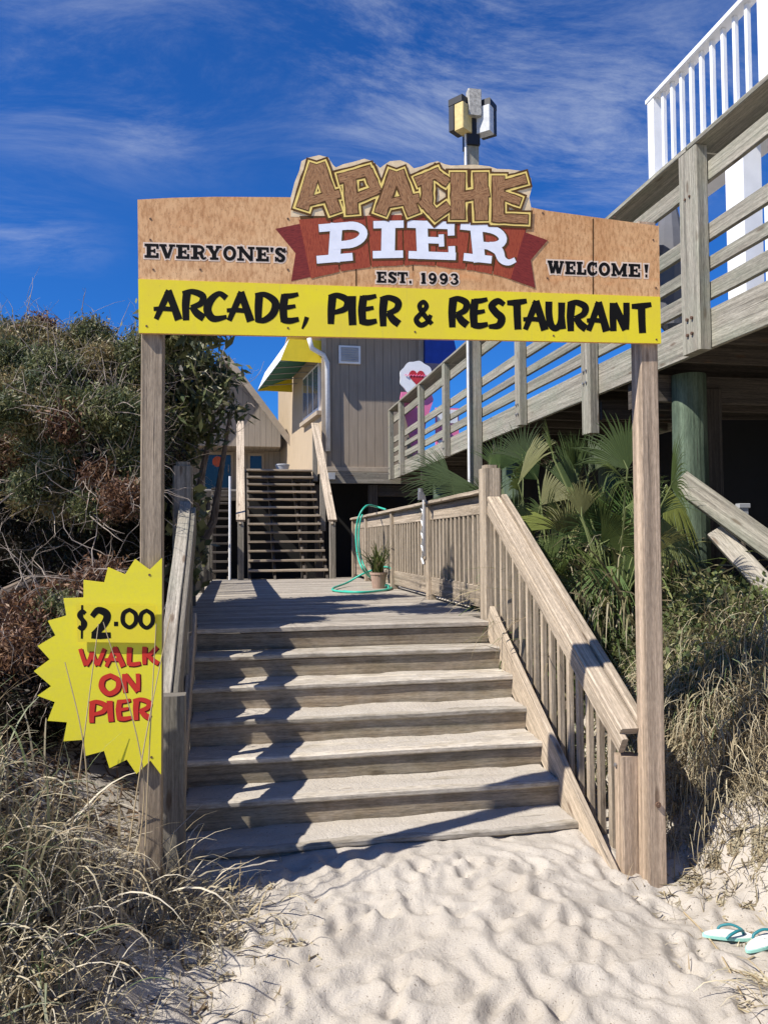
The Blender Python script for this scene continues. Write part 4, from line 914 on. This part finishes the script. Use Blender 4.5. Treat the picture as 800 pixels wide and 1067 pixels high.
sp = thing('standpipe', 'white water pipe with elbow on the middle post of the right deck railing', 'pipe', (2.12, 8.75, 0))
m = MB(); m.tube([(2.14, 8.75, .5), (2.14, 8.75, 1.16), (2.12, 8.72, 1.21), (2.06, 8.62, 1.21), (2.05, 8.55, 1.20)], .022, 8); obj('pipe', m, WHITE, sp, smooth=True)
m = MB(); m.box((2.02, 8.52, 1.15), (2.08, 8.58, 1.24)); m.tube([(2.05, 8.55, 1.24), (2.05, 8.55, 1.28)], .03, 8); obj('tap', m, GALV, sp)
cp = [(2.17, 8.98+.05*((-1)**k), 1.08-.075*k) for k in range(10)]
m = MB(); m.tube(cp, .012, 6); tag(obj('white_rope', m, WHITE, loc=(2.17, 8.98, .4)), 'white rope zigzagging down the balusters next to the water pipe', 'rope')
def sandal(loc, rz, tilt, label):
    t = thing('flip_flop', label, 'sandal', loc, 'pair of flip-flops on the sand'); Mx = Matrix.Translation(loc) @ Matrix.Rotation(rz, 4, 'Z') @ Matrix.Rotation(tilt, 4, 'Y')
    n = 28; pr = []
    for k in range(n):
        a = 2*math.pi*k/n; x = .13*math.cos(a); y = (.044+.010*math.cos(a))*math.sin(a)-.004*math.cos(2*a); pr.append(Vector((x, y, 0)))
    m = MB(); m.prism([Mx @ p for p in pr], (Mx.to_3x3() @ Vector((0, 0, .013)))); so_ = obj('sole', m, MINT, t)
    m = MB(); m.prism([Mx @ (p*.94+Vector((0, 0, .0132))) for p in pr], (Mx.to_3x3() @ Vector((0, 0, .003)))); obj('insole', m, INSOLE, so_)
    m = MB()
    for s in (-1, 1):
        pth = catmull([(.075, 0, .017), (.07, .006*s, .035), (.03, .032*s, .045), (-.015, .047*s, .03), (-.03, .046*s, .012)], 5)
        m.tube([Mx @ Vector(p) for p in pth], .007, 6)
    obj('strap', m, STRAP, t, smooth=True)
s1 = atz(758, 976, -1.27); s2 = atz(786, 986, -1.27)
sandal(Vector((s1.x, s1.y, gzf(s1.x, s1.y)+.016)), R(-8), R(4), 'mint flip-flop, the one nearer the post, at the edge of the sand')
sandal(Vector((s2.x+.05, s2.y-.01, gzf(s2.x, s2.y)+.02)), R(12), R(-6), 'mint flip-flop, the one farther from the post, at the edge of the sand')

# ------------------------------------------------------------------ vegetation
def leaves(centers, n_per, spread, size, tints, up=.3, aspect=1.6, sizevar=.5):
    """many small leaf quads around the given points; returns V, F, tint"""
    C = np.repeat(np.asarray(centers), n_per, 0); n = len(C)
    T = np.repeat(np.asarray(tints), n_per, 0)*rng.uniform(.75, 1.3, (n, 1))
    P = C + rng.normal(0, 1, (n, 3))*spread
    a = rng.normal(0, 1, (n, 3)); a[:, 2] += up; a /= np.linalg.norm(a, axis=1)[:, None]
    r = rng.normal(0, 1, (n, 3)); b = np.cross(a, r); b /= np.linalg.norm(b, axis=1)[:, None]
    s = size*rng.uniform(1-sizevar, 1+sizevar, (n, 1)); A = a*s*aspect; B = b*s*.5
    V = np.stack([P-A*.5, P+B, P+A*.5, P-B], 1).reshape(-1, 3); F = np.arange(n*4).reshape(-1, 4)
    return V, F, np.clip(T, 0, 1)
def ellip_pts(c, r, n, shell=.55):
    d = rng.normal(0, 1, (n, 3)); d /= np.linalg.norm(d, axis=1)[:, None]
    return np.asarray(c) + d*np.asarray(r)*(rng.uniform(shell**3, 1, (n, 1))**(1/3))
def join(parts):
    V = []; F = []; T = []; o = 0
    for v, f, t in parts: V.append(v); F.append(f+o); T.append(t); o += len(v)
    return np.concatenate(V), np.concatenate(F), np.concatenate(T)
GREENS = np.array([(.135, .145, .05), (.17, .175, .07), (.09, .11, .045), (.20, .19, .09), (.06, .08, .035)])
SHADE_LEAF = np.array([(.024, .028, .013), (.034, .027, .016), (.02, .019, .01), (.04, .044, .02), (.05, .03, .02)])  # near-black leaf tints stand in for shade inside the crowns
OLIVES = np.array([(.24, .20, .09), (.19, .15, .06), (.28, .21, .10), (.15, .15, .06)])
BROWNS = np.array([(.20, .10, .05), (.15, .075, .04), (.11, .06, .04), (.24, .14, .075)])
def twig_path(p, d, L, n=6, wob=.25):
    P = [Vector(p)]; d = Vector(d).normalized()
    for k in range(n):
        d = (d+Vector(rng.normal(0, wob, 3))).normalized(); P.append(P[-1]+d*(L/n))
    return P
def shrub(name, label, base, blobs, ntw, leaf=(.05, 15, .055), trunk=True, group=None):
    t = thing(name, label, 'tree', base, group); parts = []
    for (c, r, n, kind) in blobs:
        P = ellip_pts(c, r, n)
        pal = {'g': GREENS, 'b': BROWNS, 'd': SHADE_LEAF, 'o': OLIVES, 'm': GREENS}[kind]
        ti = pal[rng.integers(0, len(pal), n)]
        if kind == 'm':
            ti = np.where(rng.random((n, 1)) < .5, GREENS[rng.integers(0, 5, n)], BROWNS[rng.integers(0, 4, n)])
        parts.append(leaves(P, leaf[1], leaf[2], leaf[0], ti, up=.8, aspect=3.6 if leaf[0] < .04 else 1.5))
    V, F, T = join(parts); V[:, 2] = np.maximum(V[:, 2], gz(V[:, 0], V[:, 1])-.02)
    foliage('crown', V, F, T, LEAF, t)
    m = MB()
    for (c, r, n, kind) in blobs[:9]:
        mid = (Vector(base)*.45+Vector(c)*.55)+Vector(rng.normal(0, .15, 3))
        m.tube([Vector(base)+Vector((rng.uniform(-.15, .15), rng.uniform(-.15, .15), -.1)), mid, Vector(c)], [.07, .045, .018], 7)
    obj('trunk', m, BARK, t)
    m = MB()
    for i in range(ntw):
        c, r, n, kind = blobs[rng.integers(0, len(blobs))]
        p = ellip_pts(c, np.asarray(r)*1.0, 1, .75)[0]; d = p-np.asarray(c); d = d/np.linalg.norm(d)+np.array([rng.uniform(-1, 1), -.2, rng.uniform(-.3, .9)])
        P = twig_path(p, d, rng.uniform(.2, .65)); r0 = rng.uniform(.002, .0058)
        m.tube(P, [r0*(1-.75*k/6) for k in range(7)], 4, cap=False)
        if rng.random() < .7:
            j = rng.integers(2, 5); P2 = twig_path(P[j], (P[j]-P[j-1])+Vector(rng.normal(0, .12, 3)), .2, 4); m.tube(P2, [r0*.55, r0*.45, r0*.35, r0*.25, r0*.15], 4, cap=False)
    obj('bare_twigs', m, TWIG, t)
    return t
# big windblown shrub mass
B = []
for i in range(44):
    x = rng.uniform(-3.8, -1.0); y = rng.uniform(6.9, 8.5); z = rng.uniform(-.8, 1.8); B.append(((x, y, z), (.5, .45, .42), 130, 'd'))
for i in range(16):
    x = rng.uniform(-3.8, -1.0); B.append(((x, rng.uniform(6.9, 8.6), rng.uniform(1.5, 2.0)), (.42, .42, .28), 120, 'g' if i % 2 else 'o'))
for i in range(56):                                        # sunlit outer sprays, browner and sparser lower down
    px = rng.uniform(-30, 150); py = rng.uniform(368, 540); y = rng.uniform(6.1, 6.9)+.2*(py < 420)
    kk = rng.choice(['g', 'g', 'o', 'g', 'b']) if py < 470 else rng.choice(['b', 'd', 'g', 'o', 'g'])
    p = aty(px, py, y); r = rng.uniform(.08, .17) if py < 470 else rng.uniform(.05, .1); B.append(((p.x, p.y, p.z), (r*1.2, r, r*.8), int(30+330*r), kk))
for (px, py, y, r, k) in [(35, 350, 7.6, .08, 'o'), (28, 362, 7.6, .13, 'm'), (22, 375, 7.5, .2, 'g'), (60, 372, 7.4, .2, 'o'), (90, 358, 7.6, .2, 'g'), (96, 350, 7.6, .11, 'o'), (120, 392, 7.2, .2, 'o'), (138, 402, 6.9, .16, 'g'), (8, 392, 7.0, .2, 'g'), (45, 432, 6.3, .17, 'o'), (58, 425, 6.3, .15, 'g'), (122, 432, 6.2, .17, 'g'), (108, 385, 6.9, .2, 'o'), (20, 410, 6.5, .16, 'o'), (126, 520, 6.0, .07, 'b'), (70, 440, 6.2, .09, 'b'), (5, 350, 8, .12, 'g'), (145, 375, 7.4, .16, 'm'), (44, 345, 7.8, .07, 'b'), (112, 366, 7.5, .1, 'g'), (5, 362, 7.2, .12, 'o')]:
    p = aty(px, py, y); B.append(((p.x, p.y, p.z), (r, r, r*.8), int(55+300*r), k))
for i in range(14):
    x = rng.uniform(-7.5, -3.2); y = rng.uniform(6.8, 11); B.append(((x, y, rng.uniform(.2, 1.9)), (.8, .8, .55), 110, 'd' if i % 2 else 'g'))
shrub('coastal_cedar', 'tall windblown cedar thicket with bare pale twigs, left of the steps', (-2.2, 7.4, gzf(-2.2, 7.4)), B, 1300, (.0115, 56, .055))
B = []
for i in range(40):
    B.append(((rng.uniform(-9, -2.3), rng.uniform(11, 14.5), rng.uniform(-.2, .8)), (.8, .8, .5), 90, 'd' if i % 3 else 'g'))
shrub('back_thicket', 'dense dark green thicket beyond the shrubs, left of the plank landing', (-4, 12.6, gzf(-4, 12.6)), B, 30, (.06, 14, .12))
# broad-leaved tree behind the left post
B = []
for (px, py, y, r, n) in [(185, 390, 8.6, .34, 90), (210, 375, 8.7, .18, 20), (228, 408, 8.6, .14, 13), (203, 425, 8.5, .24, 32), (180, 440, 8.5, .30, 80), (240, 430, 8.6, .07, 5), (160, 395, 8.5, .35, 110), (150, 450, 8.4, .34, 110), (185, 475, 8.5, .2, 40), (175, 365, 8.7, .18, 45), (150, 500, 8.4, .3, 90), (150, 560, 8.3, .3, 90), (222, 450, 8.6, .07, 6), (172, 520, 8.9, .2, 50), (238, 395, 8.6, .07, 6), (172, 352, 6.9, .16, 40), (205, 318, 6.5, .24, 70), (190, 330, 6.9, .2, 60), (230, 322, 7.2, .2, 40)]:  # last clumps added, hidden by the sign, to cast shade on the deck
    p = aty(px, py, y); B.append(((p.x, p.y, p.z), (r, r, r*.85), n, 'g' if px > 160 else 'd'))
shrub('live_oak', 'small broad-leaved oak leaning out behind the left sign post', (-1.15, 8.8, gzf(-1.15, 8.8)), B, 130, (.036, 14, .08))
# dead fallen cedar boughs by the price sign
B = []
for (px, py, y, r, k, n) in [(40, 655, 5.6, .22, 'b', 130), (12, 690, 5.3, .24, 'b', 130), (75, 640, 5.6, .2, 'g', 110), (100, 612, 5.6, .12, 'b', 60), (58, 622, 5.8, .09, 'b', 40), (25, 640, 5.7, .15, 'b', 80), (15, 745, 5.2, .3, 'd', 120), (85, 665, 5.4, .18, 'g', 80), (112, 598, 5.7, .07, 'b', 34), (60, 720, 5.3, .25, 'd', 120), (120, 700, 5.3, .3, 'd', 120)]:
    p = aty(px, py, y); B.append(((p.x, p.y, p.z), (r, r*.9, r*.6), n, k))
shrub('fallen_cedar', 'low rust-brown drooping cedar bough behind the yellow price sign', (-1.4, 5.6, gzf(-1.4, 5.6)), B, 150, (.012, 48, .05))

# grasses
def blades(n, cx_, cy_, spread, Lr, lean, tints, width=.005, seg=6, droop=1.0, dirbias=None):
    base = np.stack([cx_+rng.normal(0, spread, n), cy_+rng.normal(0, spread, n)], 1); bz = gz(base[:, 0], base[:, 1])-.02
    ang = rng.uniform(0, 2*np.pi, n); 
    if dirbias is not None: ang = np.where(rng.random(n) < .6, rng.normal(dirbias, .8, n), ang)
    L = rng.uniform(*Lr, n); ln = np.abs(rng.normal(lean, lean*.5, n)); dr = np.abs(rng.normal(droop, .4, n))
    d = np.stack([np.cos(ang), np.sin(ang)], 1); sd = np.stack([-np.sin(ang), np.cos(ang)], 1)
    tw = rng.uniform(-1, 1, n); wv = width*rng.uniform(.6, 1.4, n)
    V = np.zeros((n, seg+1, 2, 3))
    x = np.zeros(n); z = np.zeros(n); side = np.zeros(n); 
    for k in range(seg+1):
        t = k/seg; th = ln + dr*1.5*t*t
        if k: x = x+np.sin(th)*L/seg; z = z+np.cos(th)*L/seg; side = side+tw*.12*L/seg*t
        wk = wv*(1-t**2.2)+.0006
        ctr = np.stack([base[:, 0]+d[:, 0]*x+sd[:, 0]*side, base[:, 1]+d[:, 1]*x+sd[:, 1]*side, bz+z], 1)
        wdv = np.stack([sd[:, 0], sd[:, 1], tw*.5], 1)*wk[:, None]
        V[:, k, 0] = ctr-wdv; V[:, k, 1] = ctr+wdv
    i = np.arange(n*(seg+1)*2).reshape(n, seg+1, 2)
    F = np.stack([i[:, :-1, 0], i[:, :-1, 1], i[:, 1:, 1], i[:, 1:, 0]], -1).reshape(-1, 4)
    tt = tints[rng.integers(0, len(tints), n)]*rng.uniform(.75, 1.25, (n, 1)); T = np.repeat(tt, seg, 0)
    V = V.reshape(-1, 3); V[:, 2] = np.maximum(V[:, 2], gz(V[:, 0], V[:, 1])+.002)
    return V, F, T
STRAW = np.array([(.46, .38, .23), (.38, .31, .19), (.52, .45, .30), (.30, .23, .14), (.42, .37, .25)])
BRIGHT = np.array([(.52, .45, .32), (.44, .38, .26), (.56, .50, .38), (.36, .30, .19)])
GREY_G = np.array([(.26, .28, .17), (.19, .23, .11), (.33, .33, .21), (.14, .18, .08), (.38, .36, .23)])
def clump(name, label, spots, cat='grass', group=None, tall=0):
    c0 = spots[0]; t = thing(name, label, cat, (c0[0], c0[1], gzf(c0[0], c0[1])), group)
    V, F, T = join([blades(*s) for s in spots]); foliage('blades', V, F, T, GRASSM, t)
    return t
def seed_stalk(t, p0, p1, p2, lean):
    m = MB(); P = [Vector(q) for q in catmull([tuple(p0), tuple(p1), tuple(p2)], 8)]
    m.tube(P, [.004*(1-.5*k/len(P)) for k in range(len(P))], 5); obj('seed_stalk', m, STRAWM, t)
STRAWM = plain('straw_stalk', (.40, .31, .18, 1), .7)
MIXG = np.concatenate([STRAW, GREY_G]); 
g1 = clump('sea_oats', 'large tangled clump of sea oats below the price sign', [
    (300, -1.15, 3.7, .2, (.3, .72), .32, np.concatenate([MIXG, BRIGHT, BRIGHT]), .0046, 9, .9, -1.0), (70, -.72, 3.8, .12, (.25, .55), .5, BRIGHT, .0038, 9, 1.2, -.6), (260, -1.35, 3.6, .22, (.35, .78), .22, np.concatenate([GREY_G, STRAW]), .0056, 9, .6, -1.0), (120, -.9, 3.7, .18, (.4, .75), .45, BRIGHT, .004, 10, 1.4, -.6), (200, -1.6, 4.2, .35, (.4, .8), .3, MIXG, .005, 8, .8)], group='sea oats at the foot of the dune')
g2 = clump('sea_oats', 'grey-green clump of sea oats at the lower left corner of the picture', [
    (220, -1.0, 3.2, .2, (.25, .55), .4, np.concatenate([STRAW, BRIGHT, GREY_G]), .0044, 9, 1.0, -.8), (180, -.8, 3.35, .16, (.2, .45), .6, BRIGHT, .0036, 9, 1.2, -.5), (420, -.72, 3.05, .16, (.08, .3), .7, STRAW*.8, .0032, 7, 1.1, -.4)], group='sea oats at the foot of the dune')
g3 = clump('sea_oats', 'sparse dry clump of sea oats between the left sign post and the steps', [
    (80, -.36, 3.95, .10, (.25, .6), .6, BRIGHT, .0042, 7, 1.1, -.3), (380, -.3, 3.9, .14, (.08, .28), .8, STRAW, .0035, 6, 1.1, -.2), (130, -.10, 3.85, .14, (.15, .35), .8, STRAW, .003, 6, 1.2, 0)], group='sea oats at the foot of the dune')
for a, b, c_ in [((70, 900), (85, 790), (103, 650)), ((95, 900), (88, 780), (68, 690)), ((130, 960), (150, 810), (108, 648)), ((150, 930), (155, 800), (163, 650)), ((128, 930), (150, 780), (178, 640))]:
    seed_stalk(g1, aty(*a, 3.72), aty(*b, 3.75), aty(*c_, 3.8), 0)
HUSK = plain('seed_husk', (.50, .38, .19, 1), .7)
for hx, hy, nn_ in ((14, 1040, 16), (34, 1030, 14), (52, 1012, 14)):
    m = MB(); p0 = aty(hx, hy, 3.05); a0 = Vector((.06, .01, .012))
    m.tube([p0-a0, p0+a0], .0022, 5)
    for i in range(nn_):
        p = p0-a0+a0*(2*i/nn_); sdv = Vector((.010, -.003, (-1)**i*.016-.006)); m.beam(p, p+sdv, .009, .004, c=.002)
    obj('seed_head', m, HUSK, g2)
# dry litter
V, F, T = join([blades(1400, -.15, 3.75, .22, (.03, .12), 1.2, STRAW*.8, .003, 3, .4), blades(700, -.7, 4.1, .35, (.05, .25), 1.0, STRAW*.7, .003, 4, .6)])
V2, F2, T2 = blades(900, 2.75, 4.0, .22, (.04, .14), 1.2, STRAW*.8, .003, 3, .4)
V3, F3, T3 = blades(300, 2.5, 3.3, .3, (.04, .12), 1.3, STRAW, .0025, 3, .3)
V4, F4, T4 = blades(3800, -1.0, 3.7, .42, (.04, .16), 1.3, np.array([(.12, .08, .05), (.20, .14, .08), (.08, .06, .04), (.28, .21, .12)]), .005, 3, .5)
V5, F5, T5 = blades(2800, 2.95, 4.2, .3, (.05, .2), 1.2, np.concatenate([STRAW*.8, STRAW*.5]), .003, 4, .6)
V6, F6, T6 = blades(2600, -1.7, 4.9, .55, (.05, .18), 1.3, np.array([(.12, .08, .05), (.20, .13, .08), (.08, .06, .04)]), .007, 3, .5)
V, F, T = join([(V, F, T), (V2, F2, T2), (V3, F3, T3), (V4, F4, T4), (V5, F5, T5), (V6, F6, T6)])
tag(foliage('dry_litter', V, F, T, GRASSM), 'dry straw litter scattered on the sand', 'litter', kind='stuff')
m = MB(); a = atz(712, 948, -1.27); b = atz(772, 1040, -1.28); a.z = gzf(a.x, a.y)+.02; b.z = gzf(b.x, b.y)+.03; mid = (a+b)/2+Vector((.03, 0, .01))
m.tube([Vector(q) for q in catmull([tuple(a), tuple(mid), tuple(b)], 6)], .0045, 5); tag(obj('straw_stalk', m, STRAWM, loc=a), 'long pale straw stalk lying on the sand near the flip-flops', 'twig')
V, F, T = blades(160, 2.35, 2.95, .12, (.1, .35), 1.0, STRAW, .0035, 5, .9, 2.5)
tag(foliage('dry_tuft', V, F, T, GRASSM, loc=(2.35, 2.95, -1.3)), 'thin dry grass tuft in front of the flip-flops', 'grass')
# right bank
BUSHG = np.array([(.13, .16, .055), (.18, .20, .07), (.10, .13, .05), (.25, .23, .11)])
g4 = clump('bank_grass', 'dry straw grass hanging over the sand bank right of the post', [
    (1200, 3.1, 4.9, .22, (.25, .6), .8, np.concatenate([STRAW, STRAW*.8, GREY_G]), .003, 7, 1.2, -2.0), (800, 2.95, 4.6, .2, (.25, .6), .8, STRAW*.9, .0026, 7, 1.3, -2.0), (700, 3.3, 4.4, .24, (.2, .5), .9, STRAW*.9, .0026, 7, 1.2, -2.0), (260, 2.75, 4.35, .12, (.15, .4), .9, STRAW*.8, .0026, 7, 1.3, -2.0), (300, 3.5, 4.9, .2, (.3, .7), .7, STRAW, .003, 7, 1.2, -2.0)])
g5 = clump('bank_grass', 'green and straw grass on top of the bank below the palmettos', [
    (700, 3.3, 5.5, .3, (.2, .5), .5, np.concatenate([BUSHG, GREY_G, STRAW]), .0045, 6, 1.0), (500, 3.1, 5.6, .25, (.2, .5), .5, np.concatenate([BUSHG, GREY_G]), .004, 6, 1.0), (500, 3.9, 5.2, .3, (.15, .4), .6, MIXG, .004, 6, 1.0), (500, 2.85, 5.1, .2, (.2, .5), .6, np.concatenate([BUSHG, STRAW]), .004, 6, 1.1)])
P = np.concatenate([np.stack([rng.uniform(2.85, 4.3, 420), rng.uniform(4.8, 6.0, 420), np.zeros(420)], 1)]); P[:, 2] = gz(P[:, 0], P[:, 1])+rng.uniform(.02, .22, 420)
V, F, T = leaves(P, 16, .07, .03, BUSHG[rng.integers(0, 4, 420)], up=1.)
tag(foliage('ground_cover', V, F, T, LEAF), 'low small-leaved ground cover on the bank under the walkway', 'ground cover', kind='stuff')

# palmettos
PG = np.array([(.065, .092, .026), (.10, .13, .036), (.045, .068, .02), (.15, .15, .058), (.17, .15, .08)])
def fan(hub, axis_, nrm, Rf, spread=200, n=26, droop=.5, cut=.55, tint=None):
    """a fan leaf: narrow folded segments fused near the hub, free and drooping at the tips"""
    hub = np.array(hub, float); a = np.array(axis_, float); a /= np.linalg.norm(a); nn = np.array(nrm, float); nn -= a*(nn@a); nn /= np.linalg.norm(nn); b = np.cross(nn, a)
    V = []; F = []; T = []; o = 0; half = math.radians(spread)/2
    for i in range(n):
        t = -half + 2*half*(i+.5)/n; dw = 2*half/n*.5
        L = Rf*(.78+.22*math.cos(t*.8))*rng.uniform(.92, 1.06); dd_ = a*math.cos(t)+b*math.sin(t); sd = -a*math.sin(t)+b*math.cos(t)
        tip_d = droop*rng.uniform(.5, 1.5); jit = rng.normal(0, .03)
        rows = []
        for k in range(7):
            s = k/6; r = L*s; wv = math.tan(dw)*min(r, L*cut*1.05)
            if s > cut: wv *= max(0.02, 1-((s-cut)/(1-cut))**1.3)
            wv = max(wv*1.02, .0012)
            c = hub + dd_*r + sd*(jit*r*max(0, s-cut)*2) + nn*(-.10*r*abs(math.sin(t))*.6) + np.array([0, 0, -1])*(tip_d*L*max(0, s-.35)**2.2)
            fold = .45*wv
            rows.append((c-sd*wv-nn*fold*0, c+nn*fold, c+sd*wv))
        for k in range(7): V += list(rows[k])
        for k in range(6):
            for j in (0, 1):
                p = o+k*3+j; F.append((p, p+1, p+4, p+3)); T.append(tint*rng.uniform(.85, 1.15))
        o += 21
    return np.array(V), np.array(F), np.array(T)
def palmetto(label, base, fronds, group='palmettos behind the deck railing', nrand=8, L=(.8, 1.6), Rr=(.4, .62), toward=None):
    t = thing('palmetto', label, 'palm', base, group); base = Vector(base)
    m = MB(); m.tube([base+Vector((0, 0, -.2)), base+Vector((0, 0, .12)), base+Vector((0, 0, .3))], [.10, .09, .05], 8); obj('trunk', m, BARK, t)
    L_ = list(fronds)
    k_ = 0
    while k_ < nrand:
        an = rng.uniform(0, 2*math.pi); el = rng.uniform(.45, 1.35)
        d = Vector((math.cos(an)*math.cos(el), math.sin(an)*math.cos(el), math.sin(el))); l = rng.uniform(*L)
        hub = base+Vector((0, 0, .25))+d*l; ax = d+Vector(rng.normal(0, .3, 3))+Vector((0, 0, rng.uniform(-.5, .3))); rf = rng.uniform(*Rr)
        if hub.x+ax.normalized().x*rf < 2.5 or hub.z+.6*rf > 1.62 or hub.x > 3.25: 
            if rng.random() < .97: continue
            hub = base+Vector((.1, 0, .6)); ax = Vector((rng.uniform(-.1, .4), rng.uniform(-.3, .3), 1))
        k_ += 1
        L_.append((hub, ax, Vector((rng.normal(0, 1), rng.normal(0, 1), rng.uniform(0, 1))), rf, rng.uniform(40, 115), rng.uniform(.3, 1.0), PG[rng.integers(0, 4)]))
    for (hub, ax, nr, rf, spd, dr, ti) in L_:
        V, F, T = fan(hub, ax, nr, rf, spd, int(14+spd/8), dr, rng.uniform(.28, .5) if spd > 60 else .8, np.array(ti))
        fr = foliage('frond', V, F, T, PALMM, t)
        h = Vector(hub); b0 = base+Vector((0, 0, .22)); mid = (h+b0)/2+Vector((0, 0, .1*(h-b0).length))
        m = MB(); m.tube([b0, mid, h, h+Vector(ax).normalized()*.08], [.010, .008, .007, .003], 5); obj('petiole', m, PETI, fr)
    return t
PETI = plain('palm_stem', (.16, .19, .07, 1), .6)
gp = lambda x, y: (x, y, gzf(x, y))
Y_ = np.array((.20, .23, .06)); GR = np.array((.11, .17, .055)); SHADE_G = np.array((.06, .085, .035))  # darkest tint paints fans as silhouettes in shade
palmetto('palmetto with a broad yellow-green fan leaf just behind the tall newel post', gp(2.85, 6.7), [
    (aty(588, 550, 6.5), Vector((-1, .0, .26)), Vector((-.15, -.75, .75)), .56, 46, .08, Y_),
    (aty(560, 500, 7.0), Vector((-.5, .0, .8)), Vector((.4, -.8, .3)), .5, 120, .7, GR),
    (aty(540, 590, 6.7), Vector((-.6, -.2, -.3)), Vector((-.2, -.6, .7)), .4, 120, .6, GR)], nrand=20)
palmetto('palmetto with a lit round fan just left of the tan sign post', gp(3.05, 5.9), [
    (aty(668, 556, 5.9), Vector((-.55, .1, .75)), Vector((-.35, -.9, .25)), .52, 120, .12, np.array((.13, .22, .06))),
    (aty(694, 505, 6.0), Vector((.12, -.3, -.8)), Vector((.2, -.9, .3)), .5, 60, .9, Y_),
    (aty(690, 540, 5.8), Vector((.15, -.2, -.8)), Vector((.1, -.95, .2)), .55, 80, .8, np.array((.18, .2, .07))),
    (aty(640, 590, 5.8), Vector((-.5, -.3, -.4)), Vector((-.2, -.7, .6)), .5, 110, .7, GR)], nrand=18)
palmetto('shade-darkened palmetto spreading its fans over the far part of the deck railing', gp(2.9, 9.3), [
    (aty(498, 508, 9.0), Vector((-1, 0, .12)), Vector((-.1, -.8, .6)), .95, 70, .12, SHADE_G),
    (aty(470, 500, 9.4), Vector((-.8, .1, .4)), Vector((-.2, -.7, .6)), .7, 120, .4, SHADE_G),
    (aty(520, 490, 9.0), Vector((.1, 0, 1)), Vector((0, -1, .2)), .5, 120, .5, GR)], nrand=10, L=(.5, .9), Rr=(.45, .65))
palmetto('tall palmetto with narrow upright fans under the walkway posts', gp(3.0, 7.9), [
    (aty(600, 490, 7.6), Vector((.1, 0, 1)), Vector((.3, -.9, .1)), .5, 120, .7, GR),
    (aty(545, 480, 8.0), Vector((-.2, 0, 1)), Vector((-.5, -.8, .1)), .5, 120, .6, SHADE_G)], nrand=22, L=(.7, 1.8), Rr=(.42, .62))
palmetto('low palmetto with drooping dry fans on the bank beside the stair handrail', gp(2.75, 6.1), [
    (aty(600, 600, 6.0), Vector((-.3, -.4, -.3)), Vector((-.2, -.7, .7)), .45, 140, .8, np.array((.2, .19, .1))),
    (aty(620, 560, 6.1), Vector((-.4, -.1, .5)), Vector((-.2, -.8, .4)), .45, 150, .7, GR)], nrand=14, L=(.4, 1.0), Rr=(.35, .5))
st_v = [blades(240, x, y, .2, (.6, 1.5), .35, np.concatenate([PG, PG*1.6, STRAW*.7]), .012, 8, 1.3) for x, y in ((2.95, 7.3), (3.25, 6.6), (2.8, 8.2), (3.3, 7.4), (3.2, 6.0), (2.75, 7.6), (2.9, 6.8), (2.85, 6.1))]
yc_ = thing('yucca_thicket', 'tangle of narrow strap leaves filling the gaps between the palmettos', 'plant', gp(2.95, 6.8)); V, F, T = join(st_v); foliage('leaves', V, F, T, PALMM, yc_)
# plant in the pot
V, F, T = blades(70, 2.02, 11.1, .03, (.3, .62), .3, PG, .016, 6, .7); V[:, 2] += .23-gzf(2.02, 11.1); foliage('leaves', V, F, T, PALMM, pt)
# vine scraps on the left deck railing
V, F, T = leaves(np.stack([rng.normal(-.46, .04, 60), rng.uniform(6.3, 9.5, 60), rng.uniform(.3, 1.2, 60)], 1), 8, .06, .06, GREENS[rng.integers(0, 5, 60)])
vn = tag(foliage('creeper', V, F, T, LEAF, loc=(-.46, 7, 0)), 'thin creeper leaves on the shaded left deck railing', 'creeper')
